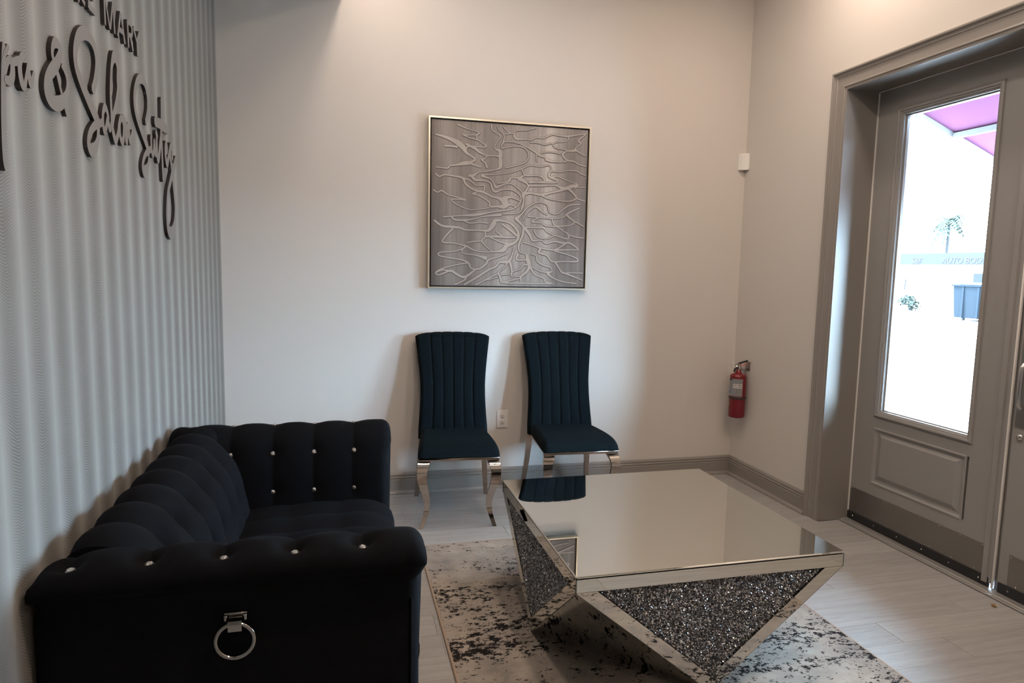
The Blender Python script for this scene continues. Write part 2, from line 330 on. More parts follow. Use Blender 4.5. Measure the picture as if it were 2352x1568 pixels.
SIGN = {
 'letter_K': [[-20701,20859,109,-20591,20324,111],[-20608,20589,123,-20163,20420,129],[-20627,20544,98,-20389,20849,100]],
 'letter_E': [[-19827,21064,120,-19883,20431,120],[-19876,20482,149,-19414,20471,157],[-19852,20773,120,-19504,20792,124],[-19830,21043,120,-19409,21065,125]],
 'letter_M': [[-18598,21192,128,-18598,20433,129],[-18528,21187,106,-18217,20447,110],[-17867,21266,122,-18199,20452,118],[-17849,21272,122,-17805,20449,123]],
 'letter_A': [[-17136,21259,130,-17502,20457,127],[-17117,21266,148,-16824,20452,153],[-17393,20724,153,-16907,20745,160]],
 'letter_R': [[-16456,21263,148,-16447,20467,149],[-16445,21226,139,-16270,21255,141,-16091,21232,144,-16014,21140,145,-16043,20989,144,-16157,20900,143,-16423,20869,140],[-16260,20891,142,-15981,20481,145]],
 'letter_Y': [[-15840,21261,147,-15498,20914,151],[-15193,21282,155,-15485,20911,152],[-15486,20935,162,-15479,20489,162]],
 'ampersand': [[-21710,17325,152,-21812,17459,150,-21980,17703,133,-22240,18178,129,-22387,18373,126,-22447,18552,138,-22387,18728,176,-22230,18855,257,-22041,18845,210,-21964,18768,212,-22043,18582,263,-22248,18362,308,-22524,18152,324,-22778,17940,266,-22887,17744,239,-22871,17567,263,-22676,17455,319,-22335,17458,358,-21995,17585,320,-21733,17799,220,-21629,18017,166,-21645,18207,138,-21778,18352,136,-21950,18426,107]],
 'script_spa': [[-24812,18025,129,-24873,17690,164,-24962,16998,199,-25033,16310,199,-25062,15797,162,-25047,15603,91],[-24858,17527,202,-24704,17738,150,-24564,17811,172,-24502,17708,192,-24525,17530,211,-24638,17381,208,-24843,17363,165],[-24913,17662,109,-24776,17885,111,-24646,18041,113],[-24532,17768,153,-24352,17836,177,-24186,17908,181],[-23885,18056,104,-24052,18026,163,-24176,17832,181,-24184,17619,201,-24107,17445,204,-24019,17431,165,-23919,17635,125,-23805,17881,127],[-23800,17918,127,-23766,17693,192,-23701,17546,172,-23533,17845,88]],
 'script_salon': [[-19843,18359,270,-19615,18664,276,-19430,19142,281,-19539,19492,277,-19857,19676,301,-20252,19690,353,-20656,19507,338,-20908,19219,299,-21025,18921,266,-20968,18630,268,-20685,18348,308,-20243,18043,357,-19838,17780,373,-19596,17590,348,-19576,17448,244,-19637,17155,209,-19858,16884,306,-20176,16752,362,-20369,16868,258,-20292,17108,227,-20032,17338,233,-19633,17542,243,-19384,17594,214,-19206,17673,217],[-18697,17855,191,-18794,18052,188,-18958,18118,222,-19118,17949,183,-19178,17757,182,-19156,17537,182,-19068,17436,221,-18927,17581,186,-18794,17789,189,-18727,17894,190],[-18745,17891,171,-18698,17717,172,-18620,17582,192,-18480,17736,175,-18322,17954,178,-18118,18231,161,-17908,18525,164,-17724,18889,167,-17720,19180,166,-17656,19525,209,-17807,19736,288,-17965,19753,324,-18171,19509,199,-18300,19130,177,-18406,18636,176,-18418,18264,176,-18405,18100,196,-18405,17751,216,-18310,17500,238,-18144,17346,242,-17973,17489,205,-17833,17670,208,-17758,17877,188,-17578,18106,212],[-17578,18106,212,-17699,17936,210,-17731,17701,210,-17661,17496,211,-17512,17425,257,-17373,17559,217,-17297,17819,218,-17331,18009,217,-17459,18105,215,-17578,18106,212],[-17374,18141,216,-17232,18139,219,-17141,18059,221,-17112,17816,222,-17098,17471,267],[-17062,17577,223,-16963,17844,225,-16890,18008,226,-16835,17855,228,-16779,17639,229,-16695,17565,231,-16573,17726,187,-16435,17930,142]],
 'script_suites': [[-14775,18524,244,-14475,18953,250,-14430,19434,250,-14685,19781,272,-15094,19865,315,-15521,19713,304,-15859,19407,246,-16033,19063,219,-16004,18711,220,-15733,18405,250,-15240,18074,288,-14800,17802,326,-14678,17646,275,-14605,17512,194,-14604,17345,166,-14707,17141,220,-14941,16932,378,-15213,16847,422,-15382,16906,234,-15382,17047,208,-15249,17239,210,-15013,17428,214,-14686,17589,247,-14291,17725,227],[-14195,18164,217,-14210,17935,217,-14202,17688,217,-14077,17566,231,-13943,17683,222,-13859,17880,223,-13827,18103,176],[-13829,18091,223,-13814,17888,224,-13772,17710,225,-13691,17654,238,-13583,17786,228,-13558,17964,228,-13503,18194,229],[-13503,18194,253,-13508,17938,254,-13488,17662,254,-13372,17515,306,-13203,17729,260,-13038,18074,263,-12926,18366,189],[-13511,18424,271,-13479,18361,272,-13444,18291,273],[-12623,19768,244,-12685,19132,243,-12874,18399,241,-12809,18124,242,-12802,17671,243,-12794,17192,243,-12785,16843,193],[-13630,18784,357,-13010,18836,375,-12366,18836,394,-11644,18818,208],[-12158,17964,255,-12056,18078,256,-12074,18198,256,-12168,18244,267,-12286,18114,252,-12318,17890,252,-12274,17677,253,-12120,17527,303,-11941,17714,259,-11784,17911,262,-11628,18097,265,-11502,18243,267,-11391,18286,319,-11277,18229,271,-11248,18056,272,-11260,17826,215],[-11573,18119,280,-11558,17858,280,-11460,17620,283,-11358,17406,321,-11293,17525,322,-11245,16957,288,-11103,16471,292,-11009,15974,294,-11167,15456,328,-11515,15088,427,-11935,14946,483,-12272,15089,404,-12402,15455,299,-12353,15905,266,-12139,16445,270,-11732,16901,278,-11359,17288,321,-11022,17601,328,-10689,17950,261]]}

ART = [
[-3290,4608,76,-2786,4421,55,-2237,4297,48,-1981,4193,69,-2149,4072,69,-2103,3840,62,-1845,3654,55,-1544,3489,83,-1756,3394,55,-2097,3414,55,-2436,3413,69,-2775,3514,104],
[-2991,4033,62,-2697,4036,48,-2444,4061,48,-2148,4060,48],
[-2991,4033,55,-2611,3888,48,-2102,3800,55],
[-4609,3958,48,-4197,3885,104,-3739,3755,156,-3279,3563,242,-2940,3301,242,-2768,3028,139,-2513,2880,104,-2213,2674,104,-2381,2542,90,-2592,2448,173,-2929,2389,173,-3348,2284,90,-3724,2222,83,-3848,2074,76,-4181,2076,55,-4554,2096,48],
[-4047,3333,90,-3694,3343,90,-3318,3318,118],
[-2592,2448,104,-2209,2327,83,-1866,2243,76],
[-2771,3271,69,-2605,3403,83,-2265,3302,125,-2007,3114,104,-1750,3007,76,-1492,2920,69,-977,2938,55,-716,2863,139,-689,2576,208,-706,2287,173,-877,2174,69,-1392,2043,62,-1990,1929,55,-2328,1727,139,-2582,1693,104],
[-1492,2920,55,-1660,2726,62,-1852,2674,69,-1613,2483,76,-1502,2222,90],
[-1265,4728,83,-1217,4427,62,-914,4244,55,-717,4073,62,-864,3838,55,-1051,3499,55,-983,3319,69,-723,3233,173,-695,2905,208],
[-900,4652,42,-832,4453,42,-570,4287,55,-479,4068,62,-538,3736,90,-643,3566,48,-618,3403,55,-381,3459,55,182,3576,55,708,3547,62,1023,3255,55,1031,2923,55,816,2661,69,337,2468,62,-358,2273,62],
[-556,4676,62,-314,4447,55,-95,4319,62,123,4313,69,148,4150,118,304,4016,118,829,4030,55,1181,4011,55,1531,4179,62,1975,4166,55,2505,4409,62,2955,4376,55,3542,4373,83,4040,4468,55,4768,4601,48],
[-461,4233,48,-95,4319,55],
[123,4313,62,293,4509,55,817,4544,48,1123,4627,48,1472,4783,55],
[3542,4373,83,3549,4163,48,3326,4044,42,2876,3995,42,2609,3873,48,2613,3748,62,2841,3616,55,3431,3568,55,3412,3440,55,3212,3302,104,3309,3097,83,3541,2921,83,3907,2900,62,4279,2730,55,4743,2628,48],
[1141,3863,48,1539,3868,48,2075,3777,48,2430,3883,48,2610,3852,48],
[4633,4528,42,4187,4141,83,4375,3984,55,4019,3688,62,4023,3562,118,3479,3487,55],
[4023,3562,69,4348,3412,62,4536,3296,48,4859,3273,42],
[-517,3779,48,-41,3809,48,529,3721,55,1061,3506,62,1509,3284,90,1735,3131,90,2095,3027,76,2232,2888,139,2775,2793,55,3452,2853,62],
[1554,3245,55,1567,2746,48],
[1734,3173,55,1953,3311,48,2534,3367,48,3076,3294,55],
[-1816,1753,118,-1603,1806,55,-871,1865,42,-5,2035,48,648,2278,55,1173,2515,55,1841,2468,48,2375,2582,55,2496,2294,55,2368,2034,118,2440,1869,90,2889,1935,55,3348,1789,55,3947,1606,48,4273,1494,48,4050,1270,48],
[2497,2231,48,3108,2221,48,3650,2335,48,4154,2319,62,4388,2183,48,4784,2076,42],
[649,2236,48,877,1914,83,1587,1910,48,1946,1844,83,2087,1599,83,1775,1541,55,1109,1466,48],
[878,1894,62,441,1683,104,798,1492,55,1068,1296,62,899,952,69,771,737,173,801,401,62,657,-110,55],
[441,1704,69,2,1703,69,-168,1465,48,-862,1327,48],
[-4574,1722,57,-4352,1566,66,-4033,1679,66,-3463,1636,74,-2964,1541,98,-2759,1188,107,-2252,896,107,-1692,775,107,-1178,553,98,-765,473,123,-400,291,328,-421,-7,246,-808,-23,98,-1270,-42,90,-1325,202,74,-1687,432,66,-2096,610,57,-2349,647,74,-2098,756,57],
[-2914,1544,66,-2511,1419,57,-2154,1169,57,-1647,1169,66,-1668,874,74],
[-2414,1691,107,-2209,1482,123,-1703,1459,57,-1293,1333,57,-1133,948,98,-926,835,98,-568,975,57,0,1002,57,474,776,57,637,485,66,488,130,66,128,-134,66,-545,-260,74,-1264,-388,66,-2130,-569,123,-3088,-655,57,-4085,-766,66],
[-1808,1722,107,-1297,1577,57,-1089,1343,66,-931,1105,107,-573,1245,66,-59,1369,57,414,1120,57,734,837,66,820,493,57,753,-9,57,446,-371,57,-490,-457,57],
[-65,1665,74,-268,1457,57,-832,1331,49],
[-4690,781,57,-4443,648,49,-4198,756,66,-3800,533,57,-3251,412,57,-2747,263,82,-3099,297,57,-3598,275,57,-3447,63,49,-2589,-268,49,-1880,-215,49,-1320,-118,57],
[-403,439,287,-43,554,82,535,381,57],
[-344,45,246,-34,108,82,281,22,57],
[-3588,-771,82,-3386,-911,82,-2884,-917,82,-2278,-821,57,-1670,-650,57,-592,-510,123],
[-2884,-917,66,-2478,-1074,57,-1869,-1003,57,-1408,-1036,82],
[-4628,-980,74,-4180,-1281,90,-3582,-1333,107,-3080,-1366,98,-2776,-1478,74,-2066,-1480,66,-1554,-1488,98,-1298,-1430,164,-1047,-1073,246,-947,-871,164,-534,-856,107,-12,-987,107,415,-1373,107,529,-1772,123,326,-2130,123,-193,-2346,205,-397,-2603,205,-863,-2715,82,-1637,-2760,57,-2253,-2651,66,-2713,-2440,74,-3422,-2286,57,-4122,-2233,66,-3926,-1859,74,-3531,-1454,82],
[-1554,-1488,82,-1549,-1835,66,-1750,-2090,74,-1540,-2383,57,-1070,-2721,57],
[-1549,-1835,82,-931,-1816,98,-255,-1846,107,320,-1829,66],
[-1240,-1876,57,-510,-2154,82,14,-2240,123],
[-884,-1516,57,-517,-1754,82],
[-530,-1055,82,-3,-1387,123,423,-1725,123],
[-1750,-2115,57,-2260,-2154,66,-2665,-2240,49],
[349,-724,205,658,-463,74,1068,4,66,1695,331,57,2284,205,57,2457,-242,57,2943,-324,57,3367,-3,66,3793,243,74,4446,321,57],
[770,-759,49,1075,-296,57,1491,21,57,1757,-18,123,2029,-259,66,2300,-400,49],
[349,-724,164,724,-1062,98,994,-1354,139,1267,-1699,123,1433,-1997,82,1966,-1956,57,2293,-2151,74,2829,-2008,74,3428,-2093,98,3810,-2082,82,4257,-2328,66,4429,-2530,57],
[991,-1203,82,1468,-1212,49,2107,-1191,98,2327,-1412,74,2763,-1602,57,3693,-1829,66,3684,-1522,74,3407,-1377,57,2966,-1111,57,2319,-1082,57,2048,-965,74],
[1081,-547,57,1931,-590,57,2628,-615,57,3327,-513,57,3700,-244,98,4399,89,57],
[2629,-640,57,2856,-1038,74,3723,-1009,57,4099,-791,74,3707,-499,98,3594,-350,82],
[4097,-740,57,4767,-1050,49],
[1352,-838,57,1719,-623,49],
[1353,-863,66,2046,-915,57],
[3685,-1573,57,4292,-1708,57,4845,-1743,49],
[1471,-1339,57,1747,-1735,66,2340,-1869,49,2819,-1651,49],
[832,-1209,107,790,-1663,107,640,-2020,98,543,-2427,98,655,-2728,57,1028,-2820,82,1142,-3173,205,1257,-3527,164,1105,-3888,123,740,-4200,107,748,-4558,57],
[853,-2115,74,1601,-2323,66,1926,-2492,98,1824,-2698,107,2367,-2890,74,2700,-3241,82,3462,-3225,57,4340,-3206,82,4279,-3000,66,3557,-2758,57,2844,-2570,82,3111,-2410,66,3539,-2141,74],
[1924,-2416,74,2681,-2523,82,4317,-2481,49],
[281,-2484,57,133,-2943,82,-70,-3301,164,-644,-3364,98,-847,-3620,98,-1310,-3831,98,-2025,-4296,98,-2785,-4808,74],
[-184,-2799,74,-650,-3012,66,-1320,-3228,98,-1471,-3482,107,-1929,-3792,82,-2391,-3751,66,-2548,-3454,82,-2956,-3264,66,-3563,-3179,57,-4315,-3048,57,-4266,-2850,57,-3567,-2784,57,-2914,-2618,66,-2764,-2466,66],
[-1477,-3131,205,-1838,-3039,82,-2249,-2949,57,-2911,-2866,49,-2913,-2668,49],
[-2548,-3430,57,-3307,-3570,49,-4059,-3783,57,-4506,-4038,66,-4305,-4183,57,-3656,-3924,90,-3352,-4068,107,-2995,-4261,107,-2690,-4256,123,-2134,-3846,74],
[-4506,-4038,49,-4058,-3882,57,-3605,-3973,82],
[-2689,-4356,82,-2840,-4509,57,-3344,-4816,82],
[-70,-3301,82,-376,-3712,57,-685,-3971,66,-575,-4272,98,-464,-4575,82,59,-4466,57,743,-4302,57],
[-684,-4021,66,-1405,-4386,74,-1763,-4593,57,-2069,-4799,82],
[36,-3349,123,153,-3905,98,105,-4160,57],
[205,-3904,57,677,-3743,57,884,-3484,82,1149,-3479,82],
[500,-2883,123,454,-3188,82,1142,-3173,66],
[-525,-4120,57,103,-4058,49],
[106,-4185,49,740,-4200,57],
[-464,-4575,57,62,-4619,66,749,-4609,66,1765,-4621,66,2792,-4607,57],
[-1404,-4437,49,-731,-4275,49],
[1311,-3577,107,1590,-4033,74,2187,-4280,74,2301,-4484,74,2737,-4581,49],
[1346,-2812,66,1669,-2906,66,1730,-3211,74,2112,-3459,82,2602,-3603,66,2717,-3858,57,2449,-3966,123,2727,-4220,74,3389,-4468,57,4329,-4585,57],
[1473,-3625,66,2015,-3871,57,2448,-3915,82],
[2919,-3288,98,3203,-3695,82,3372,-3898,98,3704,-3996,82,4766,-4370,57],
[3702,-3918,57,4752,-3926,49],
[1085,1550,66,1877,1514,57,2783,1559,66,2885,1715,82,2453,1868,123],
[1091,1302,82,1883,1315,57,2787,1384,57,3331,1209,164,3867,1386,164,4245,1480,66,4078,1598,57],
[3332,1158,123,2585,947,82,1896,791,123,1259,861,82,840,792,139],
[1896,791,98,2328,584,57,3028,489,57,3678,466,66,4162,665,74,3990,936,98,3655,1224,123],
[4162,665,57,4770,513,49],
[4031,1343,49,4796,1369,41],
[558,1721,123,929,1492,74,1067,1201,74,839,842,98]]
# ------------------------------------------------------------------ the room
XR, XD = 3.2545, 3.45          # right wall face, door face
HC = 3.30                      # ceiling height
YB = -6.4                      # wall behind the camera
DY0, DY1, DZ = -0.905, -2.725, 2.375   # rough door opening

def room():
    fl = struct(part('floor', M['subfloor'], None, lambda b: b.box(-0.15, 3.62, YB-0.15, 0.15, -0.16, -0.0105)))
    rows = 31; wd = 0.1435; y1 = 0.0665-0.0
    known = {0: [1.094], 1: [1.234], 2: [0.978], 4: [1.486], 10: [0.992, 2.762], 12: [3.18, 1.95], 13: [2.718], 14: [2.895, 1.68]}
    rnd = random.Random(3)
    cache = {}
    for k in range(-1, rows):
        ya = -0.0665-wd*k; yb = ya-wd
        ya = min(ya, -0.002)
        if yb > -0.01: continue
        xe = 3.384 if (ya < DY0-0.01 and yb > DY1+0.01) else XR-0.002
        js = known.get(k, [rnd.uniform(0.5, 1.1)])
        js = sorted(js); cuts = js[:]
        x = js[0]
        while x > 0.05: x -= 1.22; cuts.append(x)
        x = js[-1]
        while x < xe: x += 1.22; cuts.append(x)
        cuts = sorted(set([round(max(0.002, min(xe, c)), 4) for c in cuts]))
        for a, b in zip(cuts[:-1], cuts[1:]):
            if b-a < 0.03: continue
            key = (round(b-a, 3), round(ya-yb, 4)); L = b-a; W = ya-yb; g = 0.0001; c = 0.0005
            if key not in cache:
                mb = MB()
                gx = 0.0006; cx = 0.0009
                lo = [(gx, g, -0.0103), (L-gx, g, -0.0103), (L-gx, W-g, -0.0103), (gx, W-g, -0.0103)]
                mi_ = [(gx, g, -c), (L-gx, g, -c), (L-gx, W-g, -c), (gx, W-g, -c)]
                hi = [(gx+cx, g+c, 0), (L-gx-cx, g+c, 0), (L-gx-cx, W-g-c, 0), (gx+cx, W-g-c, 0)]
                mb.loft([lo, mi_, hi], True, True, True, False)
                o = mb.build('plank', M['plank'], fl); cache[key] = o
            else:
                o = cache[key].copy(); COL.objects.link(o); o.parent = fl
            o.location = (a, yb, 0)
    struct(part('wall_back', M['wall'], None, lambda b: b.box(-0.15, 3.62, 0, 0.15, -0.01, HC)))
    struct(part('wall_left', M['wallpaper'], None, lambda b: b.box(-0.15, 0, YB, 0, -0.01, HC)))
    struct(part('wall_front', M['wall'], None, lambda b: b.box(-0.15, 3.62, YB-0.15, YB, -0.01, HC)))
    def wr(b):
        b.box(XR, 3.62, DY0, 0, -0.01, HC); b.box(XR, 3.62, YB, DY1, -0.01, HC); b.box(XR, 3.62, DY1, DY0, DZ, HC)
    struct(part('wall_right', M['wall'], None, wr))
    struct(part('ceiling', M['ceiling'], None, lambda b: b.box(-0.15, 3.62, YB-0.15, 0.15, HC, HC+0.2)))
    struct(part('ceiling_soffit', M['wall'], None, lambda b: b.box(0, 0.665, YB, 0, 2.875, HC)))
    # baseboards with shoe moulding
    prof = [(0.0, 0.0), (0.032, 0.0), (0.032, 0.008), (0.027, 0.0165), (0.016, 0.021), (0.0155, 0.086), (0.0115, 0.089), (0.0115, 0.092),
            (0.0145, 0.095), (0.0145, 0.101), (0.0105, 0.104), (0.0085, 0.107), (0.0115, 0.110), (0.0115, 0.117), (0.0075, 0.125), (0.005, 0.129), (0.0, 0.129)]
    struct(part('baseboard_back', M['trim'], None, lambda b: b.loft([[(x, -d, z) for d, z in prof] for x in (0.0, XR)], True, True, True, False)))
    struct(part('baseboard_right', M['trim'], None, lambda b: b.loft([[(XR-d, y, z) for d, z in prof] for y in (0.0, -0.8195)], True, True, True, False)))
    struct(part('baseboard_left', M['trim'], None, lambda b: b.loft([[(d, y, z) for d, z in prof] for y in (0.0, YB)], True, True, True, False)))

def frame_loops(mb, loops, smooth=False):
    """successive rectangles (y0, y1, z0, z1, x): quads between neighbours"""
    rings = [[(x, y0, z0), (x, y1, z0), (x, y1, z1), (x, y0, z1)] for (y0, y1, z0, z1, x) in loops]
    mb.loft(rings, True, False, False, smooth)

def screw(mb, x, y, z, r=0.0035):
    mb.lathe([(r, 0), (r*0.9, 0.0012), (r*0.4, 0.0018), (0, 0.002)], (x, y, z), (-1, 0, 0), 8)

def door_leaf(n, mir, hinge_strip):
    """mir(y) maps the first leaf's y to this leaf's"""
    def B(b, x0, x1, ya, yb, z0, z1): a, c = sorted((mir(ya), mir(yb))); b.box(x0, x1, a, c, z0, z1)
    def slab(b):
        B(b, XD, 3.495, -0.924, -1.066, 0.050, 2.356); B(b, XD, 3.495, -1.640, -1.800, 0.050, 2.356)
        B(b, XD, 3.495, -1.066, -1.640, 2.240, 2.356); B(b, XD, 3.495, -1.066, -1.640, 0.563, 0.632); B(b, XD, 3.495, -1.066, -1.640, 0.050, 0.260)
    d = struct(part(f'door_{n}', M['door'], None, slab))
    R = lambda ya, yb, z0, z1, x: (mir(ya), mir(yb), z0, z1, x)
    def glaz(b):
        frame_loops(b, [R(-1.060, -1.646, 0.626, 2.246, XD), R(-1.062, -1.644, 0.628, 2.244, XD-0.008), R(-1.069, -1.637, 0.635, 2.237, XD-0.012), R(-1.077, -1.629, 0.643, 2.229, XD-0.010),
                        R(-1.080, -1.626, 0.646, 2.226, XD-0.004), R(-1.084, -1.622, 0.650, 2.222, XD-0.004), R(-1.088, -1.618, 0.655, 2.217, XD+0.003), R(-1.094, -1.613, 0.661, 2.211, XD+0.006),
                        R(-1.096, -1.611, 0.663, 2.209, XD+0.018), R(-1.102, -1.605, 0.668, 2.204, XD+0.020), R(-1.102, -1.605, 0.668, 2.204, XD+0.045), R(-1.060, -1.646, 0.626, 2.246, XD+0.045)])
    part('glazing_moulding', M['door'], d, glaz)
    part('glass_pane', M['glass'], d, lambda b: B(b, XD+0.030, XD+0.034, -1.098, -1.609, 0.665, 2.207))
    def panel(b):
        frame_loops(b, [R(-1.063, -1.629, 0.256, 0.567, XD), R(-1.066, -1.626, 0.259, 0.564, XD-0.003), R(-1.072, -1.620, 0.265, 0.558, XD-0.003), R(-1.077, -1.615, 0.270, 0.553, XD+0.006),
                        R(-1.084, -1.608, 0.277, 0.546, XD+0.009), R(-1.092, -1.600, 0.285, 0.538, XD+0.009), R(-1.117, -1.576, 0.308, 0.524, XD-0.001), R(-1.120, -1.573, 0.311, 0.521, XD-0.002)])
        y0, y1 = sorted((mir(-1.120), mir(-1.573))); b.add([(XD-0.002, y0, 0.311), (XD-0.002, y1, 0.311), (XD-0.002, y1, 0.521), (XD-0.002, y0, 0.521)], [(0, 1, 2, 3)])
        b.box(XD+0.012, XD+0.03, min(mir(-1.066), mir(-1.640)), max(mir(-1.066), mir(-1.640)), 0.260, 0.563)
    part('raised_panel', M['door'], d, panel)
    kp = part('kick_plate', M['steel'], d, lambda b: B(b, XD-0.0018, XD, -0.928, -1.756, 0.057, 0.194))
    for z in (0.187, 0.064):
        for k in range(8 if z > 0.1 else 7):
            y = -0.936-(0.812/7)*k if z > 0.1 else -0.99-0.121*k
            part('screw', M['bright_steel'], kp, lambda b: screw(b, XD-0.0018, mir(y), z))
    sw = part('door_sweep', M['black_rubber'], d, lambda b: B(b, XD-0.008, XD+0.004, -0.923, -1.792, 0.0118, 0.0545))
    for k in range(6): part('screw', M['bright_steel'], sw, lambda b: screw(b, XD-0.008, mir(-0.965-0.156*k), 0.034, 0.004))
    return d

def doors():
    d1 = door_leaf(1, lambda y: y, True)
    def astr(b):
        b.prism([(XD-0.006, -1.757), (XD-0.013, -1.763), (XD-0.013, -1.786), (XD-0.005, -1.789), (XD-0.005, -1.806), (XD, -1.806), (XD, -1.757)], 2, 0.030, 2.352)
    a = part('astragal', M['door'], d1, astr)
    def brush(b): b.bbox(XD-0.007, XD+0.004, -1.8160, -1.8075, 0.0125, 2.352, 0.0018, 2)
    part('weatherstrip', M['weatherstrip'], d1, brush)
    part('meeting_edge', M['door'], d1, lambda b: b.box(XD+0.012, 3.495, -1.840, -1.790, 0.0118, 2.352))
    d2 = door_leaf(2, lambda y: -3.630-y, False)
    part('pull_plate', M['steel'], d2, lambda b: b.box(XD-0.0025, XD, -1.955, -1.838, 0.752, 1.135))
    def pull(b):
        pts = [(XD-0.002, -1.893, 0.845), (XD-0.040, -1.893, 0.845), (XD-0.055, -1.893, 0.850), (XD-0.063, -1.893, 0.862), (XD-0.065, -1.893, 0.885), (XD-0.065, -1.893, 0.94),
               (XD-0.065, -1.893, 0.998), (XD-0.063, -1.893, 1.020), (XD-0.055, -1.893, 1.031), (XD-0.040, -1.893, 1.036), (XD-0.002, -1.893, 1.036)]
        b.tube(pts, 0.0095, 12)
    part('pull_handle', M['bright_steel'], d2, pull)
    part('lock_cylinder', M['bright_steel'], d2, lambda b: b.lathe([(0.014, 0), (0.014, 0.004), (0.011, 0.010), (0.0, 0.0105)], (XD, -1.866, 0.714), (-1, 0, 0), 18))
    # jambs, stops, weatherstrips
    def jamb(b):
        b.box(XR-0.012, 3.60, -0.921, DY0, 0.0, 2.375); b.box(XR-0.012, 3.60, DY1, -2.709, 0.0, 2.375); b.box(XR-0.012, 3.60, -2.709, -0.921, 2.360, 2.375)
    t = struct(part('trim_1', M['trim'], None, jamb))
    part('weatherstrip', M['weatherstrip'], t, lambda b: b.box(XD-0.007, XD, -0.9255, -0.921, 0.0, 2.356))
    part('weatherstrip', M['weatherstrip'], t, lambda b: b.box(XD-0.007, XD, -2.709, -2.7045, 0.0, 2.356))
    part('weatherstrip', M['weatherstrip'], t, lambda b: b.box(XD-0.004, XD, -2.704, -0.926, 2.3565, 2.3600))
    prof = [(0.0, 0.0), (0.0, 0.026), (0.004, 0.030), (0.010, 0.030), (0.0135, 0.026), (0.016, 0.0195), (0.022, 0.0165), (0.0285, 0.018), (0.031, 0.0145), (0.034, 0.0135),
            (0.076, 0.0135), (0.079, 0.017), (0.085, 0.0185), (0.0885, 0.015), (0.090, 0.0115), (0.096, 0.0125), (0.1005, 0.011), (0.1015, 0.0)]
    def casing(b):
        rings = []
        pf = prof
        pts = lambda o, d: [(XR-d, -0.8195-o, 0.0), (XR-d, -0.8195-o, 2.461-o), (XR-d, -2.8105+o, 2.461-o), (XR-d, -2.8105+o, 0.0)]
        rows = [pts(o, d) for o, d in pf]
        b.loft([[rows[j][i] for j in range(len(rows))] for i in range(4)], True, True, True, False)
    struct(part('trim_2', M['trim'], None, casing))
    def thr(b):
        pr = [(3.386, 0.0), (3.386, 0.004), (3.392, 0.0075), (3.397, 0.0075), (3.399, 0.004), (3.405, 0.005)]
        for k in range(5): x = 3.410+k*0.0085; pr += [(x, 0.0095), (x+0.006, 0.0105), (x+0.0065, 0.0085), (x+0.008, 0.0085)]
        pr += [(3.453, 0.012), (3.60, 0.012), (3.60, 0.0)]
        b.prism(pr, 1, -2.708, -0.922)
    struct(part('trim_3', M['threshold'], None, thr))
room(); doors()

# ------------------------------------------------------------------ rug
def rug():
    x0, x1, y0, y1 = 1.010, 2.531, -2.935, -0.832
    t = thing('area_rug', 'beige and grey distressed area rug with black flecks under the mirrored table', 'rug', ((x0+x1)/2, (y0+y1)/2, 0))
    def pile(b):
        nx, ny = 24, 36; e = 0.010; rnd = random.Random(5)
        hs = [[0.0085+rnd.uniform(-0.0004, 0.0004) for _ in range(nx+1)] for _ in range(ny+1)]
        vs = [(x0+e+(x1-x0-2*e)*i/nx, y0+e+(y1-y0-2*e)*j/ny, hs[j][i]) for j in range(ny+1) for i in range(nx+1)]
        b.add(vs, [(j*(nx+1)+i, j*(nx+1)+i+1, (j+1)*(nx+1)+i+1, (j+1)*(nx+1)+i) for j in range(ny) for i in range(nx)], True)
        b.box(x0+e, x1-e, y0+e, y1-e, 0.0005, 0.0078)
    part('pile', M['rug'], t, pile)
    def bind(b):
        ring = lambda o, z: [(x0+o, y0+o, z), (x1-o, y0+o, z), (x1-o, y1-o, z), (x0+o, y1-o, z)]
        b.loft([ring(0.012, 0.0005), ring(0, 0.0005), ring(0, 0.005), ring(0.003, 0.0085), ring(0.009, 0.0092), ring(0.012, 0.0075)], True, False, False, False)
    part('edge_binding', M['rug_edge'], t, bind)
rug()

